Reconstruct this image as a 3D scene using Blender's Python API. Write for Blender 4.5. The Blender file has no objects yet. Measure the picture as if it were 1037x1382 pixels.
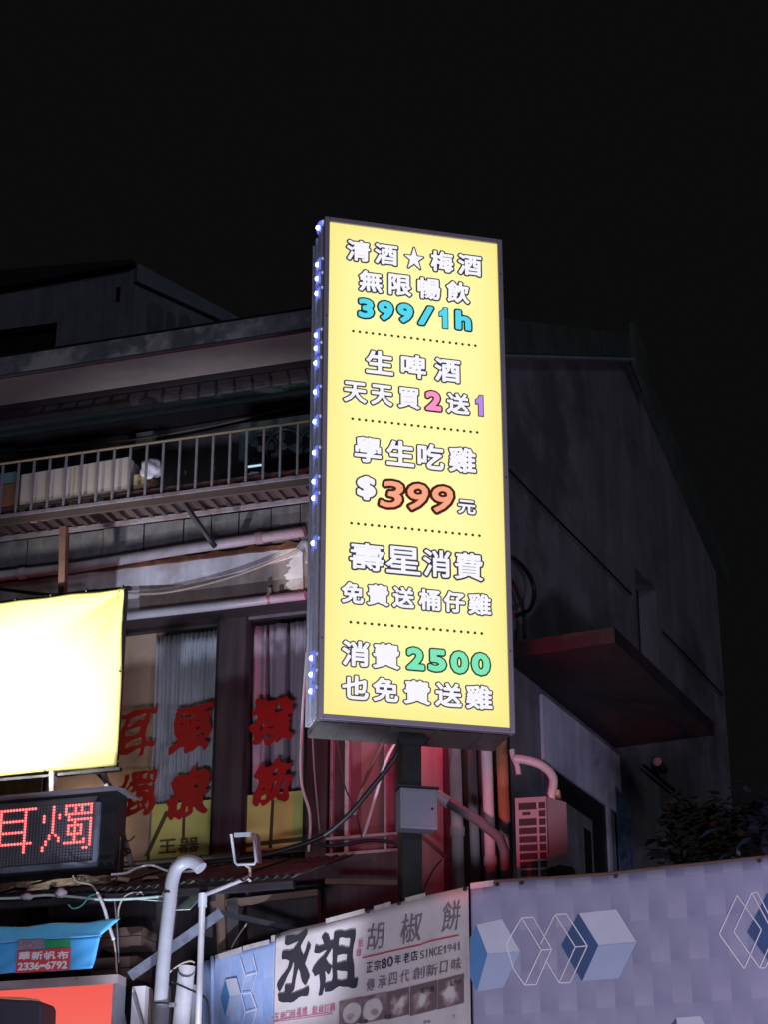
import bpy, math, random
import numpy as np
from mathutils import Vector, Matrix
random.seed(7); np.random.seed(7)
S = bpy.context.scene
C = S.collection
R = math.radians

# ------------------------------------------------------------------ camera, world, light
CAM = Vector((0, 0, 1.6)); PITCH = R(23.5); F = 2720.0
cd = bpy.data.cameras.new('camera'); cam = bpy.data.objects.new('camera', cd); C.objects.link(cam)
cam.location = CAM; cam.rotation_euler = (R(90) + PITCH, 0, 0)
cd.sensor_fit = 'VERTICAL'; cd.sensor_height = 36; cd.lens = F / 1382 * 36; cd.clip_end = 500
S.camera = cam
W = bpy.data.worlds.new('World'); S.world = W; W.use_nodes = True
wn = W.node_tree.nodes; wl = W.node_tree.links
bg = wn['Background']
sky = wn.new('ShaderNodeTexSky'); sky.sky_type = 'NISHITA'; sky.sun_disc = False
sky.sun_elevation = R(-8); sky.sun_rotation = R(160)
mixw = wn.new('ShaderNodeMixRGB'); mixw.inputs[0].default_value = 0.04
mixw.inputs[1].default_value = (0.042, 0.042, 0.043, 1)
wl.new(sky.outputs[0], mixw.inputs[2]); wl.new(mixw.outputs[0], bg.inputs[0])
bg.inputs[1].default_value = 0.085

def lamp(kind, name, loc, target, power, color, size=1.0, size_y=None, spot=None, blend=.6):
    l = bpy.data.lights.new(name, kind); l.energy = power; l.color = color
    if kind == 'AREA':
        l.size = size
        if size_y: l.shape = 'RECTANGLE'; l.size_y = size_y
    else:
        l.shadow_soft_size = size
    if spot: l.spot_size = R(spot); l.spot_blend = blend
    o = bpy.data.objects.new(name, l); C.objects.link(o); o.location = loc
    o.rotation_euler = (Vector(target) - Vector(loc)).to_track_quat('-Z', 'Y').to_euler()
    return o
# the light of the lit shops down at street level, plus one added spot, and of the red neon and the floodlight of the place
lamp('SPOT', 'shop_fill_light', (-1.2, 12.15, 1.0), (-1.3, 16.8, 7.7), 1700, (.74, .80, 1), .06, spot=30, blend=.5)
lamp('AREA', 'shop_fill_light', (-1.8, 8.2, 2.2), (-0.9, 16, 5.6), 205, (.78, .78, 1), 1.6, .5)
lamp('AREA', 'shop_fill_light', (3.8, 7.0, 2.0), (1.6, 15, 5.0), 155, (.88, .76, 1), 1.6, .5)
lamp('SPOT', 'shop_fill_light', (4.6, 9.0, 2.0), (1.5, 17.6, 6.6), 420, (.62, .62, 1), .3, spot=20, blend=.9)  # bluish spot added to brighten the pale panel on the gable wall
night_fill = bpy.data.lights.new('night_fill', 'SUN'); night_fill.energy = .13; night_fill.angle = R(15); night_fill.color = (.8, .85, 1)  # dim sun lamp added as frontal fill for the hut and gable
mo = bpy.data.objects.new('night_fill', night_fill); C.objects.link(mo); mo.rotation_euler = Vector((-.45, 1, -.32)).to_track_quat('-Z', 'Y').to_euler(); mo.location = (0, 0, 30)
S.view_settings.view_transform = 'Standard'; S.view_settings.look = 'None'
S.view_settings.exposure = 0; S.view_settings.gamma = 1; S.view_settings.use_curve_mapping = False
S.render.engine = 'CYCLES'; S.cycles.use_denoising = True
S.cycles.max_bounces = 6; S.cycles.transparent_max_bounces = 12; S.cycles.sample_clamp_indirect = 4

# ------------------------------------------------------------------ projection helpers: pixel of the photograph -> point on a real plane
FW = Vector((0, math.cos(PITCH), math.sin(PITCH))); UP = Vector((0, -math.sin(PITCH), math.cos(PITCH)))
def ray(x, y): return Vector(((x - 518.5) / F, 0, 0)) + UP * (-(y - 691) / F) + FW
class Plane:
    def __init__(s, px, dist, ang):
        s.P = Vector(((px - 518.5) / 2950 * dist, dist, 0)); a = R(ang)
        s.e = Vector((math.cos(a), math.sin(a), 0)); s.n = Vector((math.sin(a), -math.cos(a), 0))
    def uv(s, x, y, off=0):
        d = ray(x, y); t = ((s.P + s.n * off) - CAM).dot(s.n) / d.dot(s.n); p = CAM + d * t
        return (p - s.P).dot(s.e), p.z
    def w(s, u, z, off=0): return s.P + s.e * u + s.n * off + Vector((0, 0, z))
    def at(s, x, y, off=0): u, z = s.uv(x, y, off); return s.w(u, z, off)
L = Plane(660, 16.0, -17.5)     # facade of the old house
SG = Plane(565, 14.6, 14)       # face of the lightbox sign
G = Plane(690, 16.2, 65)        # gable wall receding on the right
HR = Plane(665, 13.9, -21)      # hoarding, right run
HL = Plane(665, 13.9, -46)      # hoarding, left run

# ------------------------------------------------------------------ materials
M = {}
def mat(name, col, rough=.7, metal=0, var=.25, scale=3, streak=0, vs=(3.5, 3.5, .35), sdet=6, bump=.15, dirt=None, dirt_amt=0, dirt_scale=2, emit=0, spec=.5):
    m = bpy.data.materials.new(name); m.use_nodes = True; M[name] = m
    n = m.node_tree.nodes; l = m.node_tree.links; b = n['Principled BSDF']
    b.inputs['Roughness'].default_value = rough; b.inputs['Metallic'].default_value = metal
    b.inputs['Specular IOR Level'].default_value = spec
    tc = n.new('ShaderNodeTexCoord'); base = None
    rgb = n.new('ShaderNodeRGB'); rgb.outputs[0].default_value = (*col, 1); base = rgb.outputs[0]
    def noise(sc, vec=(1, 1, 1), det=6):
        mp = n.new('ShaderNodeMapping'); mp.inputs['Scale'].default_value = vec; l.new(tc.outputs['Object'], mp.inputs[0])
        t = n.new('ShaderNodeTexNoise'); t.inputs['Scale'].default_value = sc; t.inputs['Detail'].default_value = det
        t.inputs['Roughness'].default_value = .65; l.new(mp.outputs[0], t.inputs['Vector']); return t.outputs['Fac']
    def ramp(sock, a, b_, lo=0, hi=1):
        r = n.new('ShaderNodeMapRange'); l.new(sock, r.inputs[0]); r.inputs[1].default_value = a; r.inputs[2].default_value = b_
        r.inputs[3].default_value = lo; r.inputs[4].default_value = hi; return r.outputs[0]
    def mul(s1, s2):
        x = n.new('ShaderNodeMixRGB'); x.blend_type = 'MULTIPLY'; x.inputs[0].default_value = 1
        l.new(s1, x.inputs[1]); l.new(s2, x.inputs[2]); return x.outputs[0]
    nz = noise(scale)
    if var: base = mul(base, ramp(nz, .3, .7, 1 - var, 1 + var * .35))
    if streak: base = mul(base, ramp(noise(3, vs, sdet), .35, .65, 1 - streak, 1))
    if dirt_amt:
        x = n.new('ShaderNodeMixRGB'); l.new(ramp(noise(dirt_scale, det=9), .5, .62, 0, dirt_amt), x.inputs[0]); l.new(base, x.inputs[1])
        x.inputs[2].default_value = (*dirt, 1); base = x.outputs[0]
    l.new(base, b.inputs['Base Color'])
    if bump:
        bp = n.new('ShaderNodeBump'); bp.inputs['Strength'].default_value = bump; bp.inputs['Distance'].default_value = .02
        l.new(noise(scale * 9), bp.inputs['Height']); l.new(bp.outputs[0], b.inputs['Normal'])
        l.new(ramp(nz, .3, .7, max(0, rough - .12), min(1, rough + .12)), b.inputs['Roughness'])
    if emit:
        l.new(base, b.inputs['Emission Color']); b.inputs['Emission Strength'].default_value = emit
    return m
def emis(name, col, strength):
    m = bpy.data.materials.new(name); m.use_nodes = True; M[name] = m
    n = m.node_tree.nodes; l = m.node_tree.links; n.remove(n['Principled BSDF'])
    e = n.new('ShaderNodeEmission'); e.inputs[0].default_value = (*col, 1); e.inputs[1].default_value = strength
    l.new(e.outputs[0], n['Material Output'].inputs[0]); return m
RUST = (.10, .035, .015)
mat('asphalt', (.05, .05, .052), .9)
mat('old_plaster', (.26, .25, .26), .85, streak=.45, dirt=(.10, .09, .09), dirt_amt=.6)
mat('brown_plaster', (.34, .29, .27), .9, streak=.3, dirt=(.16, .12, .10), dirt_amt=.7, dirt_scale=3)
mat('white_plaster', (.80, .79, .84), .8, streak=.2, dirt=(.35, .30, .27), dirt_amt=.5, dirt_scale=3.2)
mat('gable_plaster', (.27, .26, .31), .9, streak=.35, vs=(.8, .8, .12), sdet=3, scale=1.2, dirt=(.08, .078, .09), dirt_amt=.75, dirt_scale=.7)
mat('panel_plaster', (.72, .70, .86), .85, streak=.25, scale=2)
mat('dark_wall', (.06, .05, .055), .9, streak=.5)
mat('soffit_light', (.23, .19, .18), .8, streak=.1, scale=2, dirt=(.16, .12, .10), dirt_amt=.4)
mat('soffit_mid', (.06, .095, .095), .85)
mat('soffit_dark', (.05, .043, .046), .9)
mat('gutter_metal', (.17, .18, .20), .6, .3, dirt=(.40, .39, .36), dirt_amt=.7, dirt_scale=3, streak=.3)
mat('green_trim', (.085, .115, .10), .7, streak=.3)
mat('rust', RUST, .9, dirt=(.25, .09, .04), dirt_amt=.6, dirt_scale=7)
mat('rusty_brown', (.14, .075, .06), .85, dirt=RUST, dirt_amt=.7, dirt_scale=6)
mat('rail_paint', (.30, .27, .31), .5, .2, dirt=(.15, .08, .05), dirt_amt=.5, dirt_scale=9)
mat('rail_top', (.42, .33, .20), .4, .4)
mat('pvc_grey', (.42, .40, .43), .45, streak=.15, dirt=(.22, .2, .2), dirt_amt=.45, dirt_scale=4)
mat('pvc_light', (.36, .37, .41), .4, var=.12, dirt=(.3, .3, .3), dirt_amt=.4, dirt_scale=5)
mat('pvc_dark', (.14, .14, .15), .5)
mat('pipe_orange', (.35, .16, .08), .6)
mat('pipe_white', (.60, .52, .55), .4)
mat('black_metal', (.012, .013, .015), .45, .2)
mat('black_rubber', (.012, .012, .013), .5, bump=0)
mat('dark_metal', (.04, .042, .048), .5, .5)
mat('steel_blue', (.22, .25, .32), .45, .4, dirt=(.1, .07, .05), dirt_amt=.5, dirt_scale=8)
mat('aluminium', (.42, .42, .46), .4, .7, var=.15, dirt=(.18, .13, .1), dirt_amt=.35, dirt_scale=7)
mat('sign_frame', (.42, .37, .46), .45, .4, var=.15)
mat('sign_bottom', (.17, .16, .15), .5, .3, streak=.2)
mat('box_grey', (.24, .25, .31), .5, .1, var=.12)
mat('cardboard', (.50, .42, .37), .85, var=.1, bump=.05)
mat('brown_board', (.22, .10, .05), .8)
mat('teal_board', (.10, .20, .19), .8)
mat('white_plastic', (.62, .60, .66), .5, var=.08)
mat('yellow_carton', (.42, .34, .18), .7)
mat('floor_brown', (.075, .048, .042), .85)
mat('wood_red', (.22, .14, .14), .8, streak=.3)
mat('beam_brown', (.075, .055, .05), .85, dirt=RUST, dirt_amt=.5, dirt_scale=6)
mat('panel_old', (.17, .17, .19), .85, streak=.4, var=.4, scale=5, dirt=(.07, .065, .07), dirt_amt=.8, dirt_scale=5)
mat('reflection_dark', (.10, .10, .03), .6, bump=0)  # dark tone for the painted reflection on the panes
mat('wood', (.13, .08, .06), .8, streak=.1, scale=8)
mat('beige_wall', (.62, .45, .33), .8, var=.12)
mat('curtain_blue', (.55, .57, .60), .85, var=.15, scale=6)
mat('curtain_purple', (.62, .52, .58), .85, var=.15, scale=6)
mat('curtain_red', (.14, .05, .06), .85, var=.2)
mat('frame_dark', (.035, .028, .032), .5, .3)
mat('red_vinyl', (.34, .013, .010), .5, var=.12, bump=0)
mat('yellow_tarp', (.80, .79, .25), .5, var=.05, scale=2, bump=.05)
mat('led_face', (.055, .055, .06), .5)
mat('led_unlit', (.16, .15, .18), .3, bump=0)
mat('blue_tarp', (.08, .38, .74), .45, var=.12, bump=.1)
mat('blue_tarp_lit', (.14, .60, .95), .45, var=.12, bump=.1)  # brighter blue: light on the awning top put into the colour
mat('label_red', (.62, .06, .07), .5, bump=0, var=.1)
mat('label_green', (.03, .30, .12), .5, bump=0)
mat('label_grey', (.32, .22, .26), .5, bump=0, var=.6, scale=40)
mat('print_white', (.75, .73, .74), .6, bump=0, var=.08)
mat('corrugated', (.035, .036, .034), .45, .3, dirt=(.12, .12, .1), dirt_amt=.6, dirt_scale=6)
mat('pale_green', (.45, .58, .52), .5, dirt=(.25, .3, .28), dirt_amt=.5, dirt_scale=9)
mat('black_cloth', (.05, .045, .06), .7)
mat('red_lit_frame', (.42, .34, .33), .5, .2, streak=.15)
mat('banner_white', (.68, .60, .59), .6, var=.08, bump=.1, dirt=(.5, .42, .38), dirt_amt=.4, dirt_scale=2)
mat('hem_cream', (.52, .46, .43), .7, var=.15, dirt=(.3, .26, .22), dirt_amt=.5, dirt_scale=12)
mat('ink_black', (.035, .03, .04), .7, bump=0)
mat('ink_red', (.55, .08, .10), .7, bump=0)
mat('ink_pink', (.60, .20, .28), .7, bump=0)
mat('ink_grey', (.22, .18, .20), .7, bump=0)
mat('print_cube_light', (.52, .53, .62), .6, bump=0, var=.08)
mat('print_cube_mid', (.36, .42, .58), .6, bump=0, var=.08)
mat('print_cube_dark', (.035, .08, .20), .6, bump=0)
mat('print_cube_blue', (.07, .20, .42), .6, bump=0)
mat('print_line', (.85, .78, .80), .6, bump=0)
mat('ac_case', (.34, .24, .27), .5, var=.1)
mat('ac_dark', (.03, .015, .018), .7)
mat('blue_notice', (.14, .18, .33), .7, dirt=(.03, .03, .05), dirt_amt=.8, dirt_scale=14)
mat('leaf', (.04, .05, .03), .6)
mat('leaf_blue', (.06, .08, .13), .6)
mat('bark', (.07, .05, .04), .9)
mat('roof_dark', (.03, .03, .035), .8)
mat('hut_wall', (.32, .32, .40), .85, streak=.3)
mat('hut_stain', (.20, .20, .25), .9, streak=.3)
mat('hut_trim', (.24, .28, .36), .7)
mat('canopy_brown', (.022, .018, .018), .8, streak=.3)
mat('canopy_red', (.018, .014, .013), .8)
mat('cable_teal', (.08, .42, .38), .5, bump=0)
mat('cable_white', (.6, .6, .62), .5, bump=0)
mat('cable_tan', (.42, .34, .26), .5, bump=0)
emis('led_core', (.50, .60, 1), 7)
_m = emis('led_glow', (.17, .23, 1), 1.1); _n = _m.node_tree.nodes; _l = _m.node_tree.links      # LED halo added as a glowing shell: dense in the middle, clear at the rim
_lw = _n.new('ShaderNodeLayerWeight'); _lw.inputs[0].default_value = .45; _t = _n.new('ShaderNodeBsdfTransparent'); _x = _n.new('ShaderNodeMixShader')
_l.new(_lw.outputs['Facing'], _x.inputs[0]); _l.new(_n['Emission'].outputs[0], _x.inputs[1]); _l.new(_t.outputs[0], _x.inputs[2]); _l.new(_x.outputs[0], _n['Material Output'].inputs[0])
emis('led_dim', (.4, .5, 1), .9)
emis('led_red', (1, .11, .11), 3.2); emis('lamp_white', (.55, .85, 1), .9)
emis('txt_white', (.95, .93, 1.0), 1.0); emis('txt_cyan', (.10, .70, .88), 1.0); emis('txt_pink', (1, .32, .62), 1.0)
emis('txt_violet', (.52, .26, .88), 1.0); emis('txt_coral', (1, .40, .24), 1.0); emis('txt_green', (.22, .82, .50), 1.0)
mat('txt_outline', (.11, .10, .17), .5, bump=0, var=0); mat('txt_outline_navy', (.02, .06, .12), .5, bump=0, var=0)
mat('txt_outline_brown', (.22, .03, .02), .5, bump=0, var=0); mat('txt_outline_green', (.02, .11, .06), .5, bump=0, var=0)
mat('txt_dot', (.14, .14, .02), .5, bump=0, var=0)

def uvmat(name, build):
    m = bpy.data.materials.new(name); m.use_nodes = True; M[name] = m
    n = m.node_tree.nodes; l = m.node_tree.links
    u = n.new('ShaderNodeUVMap'); sp = n.new('ShaderNodeSeparateXYZ'); l.new(u.outputs[0], sp.inputs[0])
    def mth(op, a, b=None, c=None):
        q = n.new('ShaderNodeMath'); q.operation = op
        for i, v in enumerate((a, b, c)):
            if v is None: continue
            if isinstance(v, (int, float)): q.inputs[i].default_value = v
            else: l.new(v, q.inputs[i])
        return q.outputs[0]
    build(m, n, l, sp.outputs[0], sp.outputs[1], mth)
def b_panel(m, n, l, u, v, f):     # backlit panel: tubes inside, dimmer near the rim
    def edge(t, k): return f('MINIMUM', f('MULTIPLY', f('MINIMUM', t, f('SUBTRACT', 1.0, t)), k), 1.0)
    e = f('MULTIPLY', f('POWER', edge(u, 4.0), .45), f('POWER', edge(v, 10.0), .45))
    t = n.new('ShaderNodeTexNoise'); t.inputs['Scale'].default_value = 2.5
    e = f('MULTIPLY', e, f('MULTIPLY_ADD', t.outputs[0], .10, .95))
    mx = n.new('ShaderNodeMixRGB'); l.new(e, mx.inputs[0]); mx.inputs[1].default_value = (.97, .84, .26, 1); mx.inputs[2].default_value = (1.04, .99, .43, 1)
    em = n.new('ShaderNodeEmission'); l.new(mx.outputs[0], em.inputs[0]); em.inputs[1].default_value = 1.0
    n.remove(n['Principled BSDF']); l.new(em.outputs[0], n['Material Output'].inputs[0])
uvmat('sign_panel', b_panel)
def b_red(m, n, l, u, v, f):
    mx = n.new('ShaderNodeMixRGB'); l.new(f('POWER', v, .8), mx.inputs[0])
    mx.inputs[1].default_value = (1.0, .25, .20, 1); mx.inputs[2].default_value = (.95, .12, .10, 1)
    em = n.new('ShaderNodeEmission'); l.new(mx.outputs[0], em.inputs[0]); em.inputs[1].default_value = .95
    n.remove(n['Principled BSDF']); l.new(em.outputs[0], n['Material Output'].inputs[0])
uvmat('red_panel', b_red)
def tiles(base1, base2, cell):     # printed pattern of soft gradient squares
    def b(m, n, l, u, v, f):
        U = f('DIVIDE', u, .13); V = f('DIVIDE', v, .28); fv = f('FRACT', V); fu = f('FRACT', U)
        par = f('MULTIPLY', f('FRACT', f('MULTIPLY', f('ADD', f('FLOOR', U), f('FLOOR', V)), .5)), 2.0)
        inv = f('SUBTRACT', 1.0, par)
        g = f('ADD', f('MULTIPLY', par, f('ADD', f('MULTIPLY', fv, .5), f('MULTIPLY', fu, .35))), f('MULTIPLY', inv, f('ADD', .35, f('MULTIPLY', f('SUBTRACT', 1.0, fv), .75))))
        mx = n.new('ShaderNodeMixRGB'); l.new(f('MULTIPLY', g, .75), mx.inputs[0])
        mx.inputs[1].default_value = (*base1, 1); mx.inputs[2].default_value = (*base2, 1)
        t = n.new('ShaderNodeTexNoise'); t.inputs['Scale'].default_value = 14; t.inputs['Detail'].default_value = 8
        mu = n.new('ShaderNodeMixRGB'); mu.blend_type = 'MULTIPLY'; mu.inputs[0].default_value = 1
        l.new(mx.outputs[0], mu.inputs[1]); l.new(f('MULTIPLY_ADD', t.outputs[0], .3, .82), mu.inputs[2])
        p = n['Principled BSDF']; l.new(mu.outputs[0], p.inputs['Base Color']); p.inputs['Roughness'].default_value = .55
        bp = n.new('ShaderNodeBump'); bp.inputs['Strength'].default_value = .12; bp.inputs['Distance'].default_value = .02
        l.new(t.outputs[0], bp.inputs['Height']); l.new(bp.outputs[0], p.inputs['Normal'])
    return b
uvmat('hoarding_print', tiles((.23, .225, .34), (.36, .345, .46), .44))
uvmat('tarp_print', tiles((.26, .38, .66), (.42, .50, .72), .44))
def b_food(seed):
    def b(m, n, l, u, v, f):
        uvn = n.new('ShaderNodeUVMap')
        t = n.new('ShaderNodeTexNoise'); t.noise_dimensions = '4D'; t.inputs['W'].default_value = seed; t.inputs['Scale'].default_value = 2.6; t.inputs['Detail'].default_value = 4
        l.new(uvn.outputs[0], t.inputs['Vector'])
        du = f('SUBTRACT', u, .5 + .08 * math.sin(seed)); dv = f('SUBTRACT', v, .45)
        r = f('SQRT', f('ADD', f('MULTIPLY', du, du), f('MULTIPLY', dv, dv)))
        bun = f('SUBTRACT', 1.0, f('SMOOTH_MIN', f('MULTIPLY', r, 2.0), 1.0, .2))
        g = f('ADD', f('MULTIPLY', bun, .9), f('MULTIPLY_ADD', t.outputs[0], 2.0, -1.12))
        if seed < 8:      # a halved bun: pale dough, darker filling
            d2u = f('SUBTRACT', u, .5); d2v = f('MULTIPLY', f('SUBTRACT', v, .34), 1.3); r2 = f('SQRT', f('ADD', f('MULTIPLY', d2u, d2u), f('MULTIPLY', d2v, d2v)))
            m1 = f('MINIMUM', f('MAXIMUM', f('MULTIPLY', f('SUBTRACT', .43, r), 16.0), 0.0), 1.0); m2 = f('MINIMUM', f('MAXIMUM', f('MULTIPLY', f('SUBTRACT', .20, r2), 14.0), 0.0), 1.0)
            g = f('ADD', f('SUBTRACT', f('MULTIPLY', m1, .50), f('MULTIPLY', m2, .27)), f('MULTIPLY_ADD', t.outputs[0], .9, -.36))
        cr = n.new('ShaderNodeValToRGB'); l.new(g, cr.inputs[0]); e = cr.color_ramp.elements
        e[0].position = .0; e[0].color = (.17, .12, .13, 1); e[1].position = .55; e[1].color = (.66, .60, .58, 1)
        q = cr.color_ramp.elements.new(.25); q.color = (.36, .25, .25, 1)
        p = n['Principled BSDF']; l.new(cr.outputs[0], p.inputs['Base Color'])
    return b
for i in range(5): uvmat('food_print_' + 'abcde'[i], b_food(i * 3.7 + 1))

gm = bpy.data.materials.new('glass'); gm.use_nodes = True; M['glass'] = gm
n = gm.node_tree.nodes; l = gm.node_tree.links; n.remove(n['Principled BSDF'])
fr = n.new('ShaderNodeFresnel'); fr.inputs[0].default_value = 1.52; tr = n.new('ShaderNodeBsdfTransparent'); tr.inputs[0].default_value = (.93, .94, .95, 1)
gl = n.new('ShaderNodeBsdfGlossy'); gl.inputs['Roughness'].default_value = .015; mx = n.new('ShaderNodeMixShader')
geo = n.new('ShaderNodeNewGeometry'); inv = n.new('ShaderNodeMath'); inv.operation = 'SUBTRACT'; inv.inputs[0].default_value = 1; l.new(geo.outputs['Backfacing'], inv.inputs[1])
mf = n.new('ShaderNodeMath'); mf.operation = 'MULTIPLY'; l.new(fr.outputs[0], mf.inputs[0]); l.new(inv.outputs[0], mf.inputs[1])
l.new(mf.outputs[0], mx.inputs[0]); l.new(tr.outputs[0], mx.inputs[1]); l.new(gl.outputs[0], mx.inputs[2]); l.new(mx.outputs[0], n['Material Output'].inputs[0])
ca = mat('clear_channel', (.55, .56, .64), .25, var=.15, streak=.2)

# ------------------------------------------------------------------ mesh building
def thing(name, label, cat, loc, group=None):
    o = bpy.data.objects.new(name, None); C.objects.link(o); o.location = loc; o.empty_display_size = .1
    o['label'] = label; o['category'] = cat
    if group: o['group'] = group
    return o
def root_loc(p):
    v = Vector((0, 0, 0))
    while p is not None: v += p.location; p = p.parent
    return v
class MB:
    def __init__(s): s.v = []; s.f = []; s.m = []; s.uv = {}; s.sm = []
    def face(s, pts, mi=0, uv=None, smooth=False):
        b = len(s.v); s.v += [tuple(p) for p in pts]; s.f.append(tuple(range(b, b + len(pts)))); s.m.append(mi); s.sm.append(smooth)
        if uv: s.uv[len(s.f) - 1] = uv
        return s
    def hexa(s, p, mi=0):      # p: 8 points, 0-3 one end, 4-7 the other
        b = len(s.v); s.v += [tuple(q) for q in p]
        for q in ((0, 1, 2, 3), (7, 6, 5, 4), (0, 4, 5, 1), (1, 5, 6, 2), (2, 6, 7, 3), (3, 7, 4, 0)):
            s.f.append(tuple(b + i for i in q)); s.m.append(mi); s.sm.append(False)
        return s
    def box(s, P, u0, u1, z0, z1, o0, o1, mi=0):
        return s.hexa([P.w(u0, z0, o0), P.w(u1, z0, o0), P.w(u1, z1, o0), P.w(u0, z1, o0),
                       P.w(u0, z0, o1), P.w(u1, z0, o1), P.w(u1, z1, o1), P.w(u0, z1, o1)], mi)
    def prism(s, P, pts, o0, o1, mi=0):
        n_ = len(pts); b = len(s.v)
        s.v += [tuple(P.w(u, z, o0)) for u, z in pts] + [tuple(P.w(u, z, o1)) for u, z in pts]
        s.f.append(tuple(range(b + n_ - 1, b - 1, -1))); s.f.append(tuple(range(b + n_, b + 2 * n_)))
        for i in range(n_): j = (i + 1) % n_; s.f.append((b + i, b + j, b + n_ + j, b + n_ + i))
        s.m += [mi] * (n_ + 2); s.sm += [False] * (n_ + 2); return s
    def bar(s, a, b_, w_, h_, mi=0, up=Vector((0, 0, 1))):
        a = Vector(a); b_ = Vector(b_); d = (b_ - a).normalized()
        x = d.cross(up); x = x.normalized() if x.length > 1e-3 else Vector((1, 0, 0)); y = x.cross(d).normalized(); x *= w_ / 2; y *= h_ / 2
        return s.hexa([a - x - y, a + x - y, a + x + y, a - x + y, b_ - x - y, b_ + x - y, b_ + x + y, b_ - x + y], mi)
    def tube(s, pts, r, k=10, mi=0, smooth=True, spline=False):
        pts = [Vector(p) for p in pts]
        if spline and len(pts) > 2:
            out = []
            for i in range(len(pts) - 1):
                p0 = pts[max(i - 1, 0)]; p1 = pts[i]; p2 = pts[i + 1]; p3 = pts[min(i + 2, len(pts) - 1)]
                for t in [j / 6 for j in range(6)]:
                    out.append(.5 * ((2 * p1) + (p2 - p0) * t + (2 * p0 - 5 * p1 + 4 * p2 - p3) * t * t + (3 * p1 - p0 - 3 * p2 + p3) * t ** 3))
            pts = out + [pts[-1]]
        rr = r if isinstance(r, (list, tuple)) else [r] * len(pts)
        if len(rr) != len(pts): rr = [rr[0]] * len(pts)
        b = len(s.v); prev = None
        for i, p in enumerate(pts):
            d = (pts[min(i + 1, len(pts) - 1)] - pts[max(i - 1, 0)]).normalized()
            if prev is None: prev = d.orthogonal().normalized()
            x = (prev - d * prev.dot(d)).normalized(); prev = x; y = d.cross(x)
            for j in range(k): a = 2 * math.pi * j / k; s.v.append(tuple(p + (x * math.cos(a) + y * math.sin(a)) * rr[i]))
        for i in range(len(pts) - 1):
            for j in range(k):
                q = (j + 1) % k; s.f.append((b + i * k + j, b + i * k + q, b + (i + 1) * k + q, b + (i + 1) * k + j)); s.m.append(mi); s.sm.append(smooth)
        for c_ in (0, len(pts) - 1):
            s.f.append(tuple(b + c_ * k + j for j in range(k))); s.m.append(mi); s.sm.append(False)
        return s
    def grid(s, fn, nu, nv, mi=0, smooth=True, uvfn=None):
        b = len(s.v)
        for j in range(nv + 1):
            for i in range(nu + 1): s.v.append(tuple(fn(i / nu, j / nv)))
        for j in range(nv):
            for i in range(nu):
                a = b + j * (nu + 1) + i; s.f.append((a, a + 1, a + nu + 2, a + nu + 1)); s.m.append(mi); s.sm.append(smooth)
                q = [(i / nu, j / nv), ((i + 1) / nu, j / nv), ((i + 1) / nu, (j + 1) / nv), (i / nu, (j + 1) / nv)]
                s.uv[len(s.f) - 1] = [uvfn(*t) for t in q] if uvfn else q
        return s
    def mesh(s, name, mats, org):
        me = bpy.data.meshes.new(name); o = org
        me.from_pydata([(x - o[0], y - o[1], z - o[2]) for x, y, z in s.v], [], s.f)
        for mm in (mats if isinstance(mats, (list, tuple)) else [mats]): me.materials.append(M[mm])
        me.polygons.foreach_set('material_index', s.m); me.polygons.foreach_set('use_smooth', s.sm)
        if s.uv:
            ul = me.uv_layers.new(name='UVMap')
            for p in me.polygons:
                q = s.uv.get(p.index)
                if q:
                    for li, t in zip(p.loop_indices, q): ul.data[li].uv = t
        me.update(); return me
    def part(s, name, mats, parent, label=None, kind=None):
        o = bpy.data.objects.new(name, s.mesh(name, mats, root_loc(parent))); C.objects.link(o); o.parent = parent
        if label: o['label'] = label
        if kind: o['kind'] = kind
        return o
    def top(s, name, mats, label=None, cat=None, group=None, kind=None):
        a = np.array(s.v); org = (float(a[:, 0].mean()), float(a[:, 1].mean()), float(a[:, 2].min()))
        o = bpy.data.objects.new(name, s.mesh(name, mats, org)); C.objects.link(o); o.location = org
        if label: o['label'] = label
        if cat: o['category'] = cat
        if group: o['group'] = group
        if kind: o['kind'] = kind
        return o
def shift(o, d, label=None):       # copy of a one-mesh part moved by d under the same parent
    c = o.copy(); C.objects.link(c); c.parent = o.parent; c.location = o.location + d
    if label: c['label'] = label
    return c
def solid(o, t):
    m = o.modifiers.new('thickness', 'SOLIDIFY'); m.thickness = t; m.offset = -1
def bevel(o, w_):
    m = o.modifiers.new('bevel', 'BEVEL'); m.width = w_; m.segments = 2

# ------------------------------------------------------------------ lettering: built-in font outlines, thickened with round joins on a distance grid
_c = bpy.data.curves.new('glyphs', 'FONT'); _c.resolution_u = 3; _o = bpy.data.objects.new('glyphs', _c); C.objects.link(_o)
_g = {}
_one = [(.38, 0), (.74, 0), (.74, 1), (.46, 1), (.40, .88), (.14, .76), (.14, .56), (.38, .62)]
_g['1'] = np.array([[*_one[i], *_one[(i + 1) % 8]] for i in range(8)])
def segs(ch):
    if ch in _g: return _g[ch]
    _c.body = ch; bpy.context.view_layer.update(); me = _o.to_mesh()
    cnt = {}
    for p in me.polygons:
        for k in p.edge_keys: cnt[k] = cnt.get(k, 0) + 1
    co = np.array([v.co[:2] for v in me.vertices]); e = np.array([k for k, c in cnt.items() if c == 1])
    a = np.hstack([co[e[:, 0]], co[e[:, 1]]]); _o.to_mesh_clear()
    mn = co.min(0); mxx = co.max(0); a[:, 0::2] = (a[:, 0::2] - mn[0]) / (mxx[0] - mn[0]); a[:, 1::2] = (a[:, 1::2] - mn[1]) / (mxx[1] - mn[1])
    _g[ch] = a; return a
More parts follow.
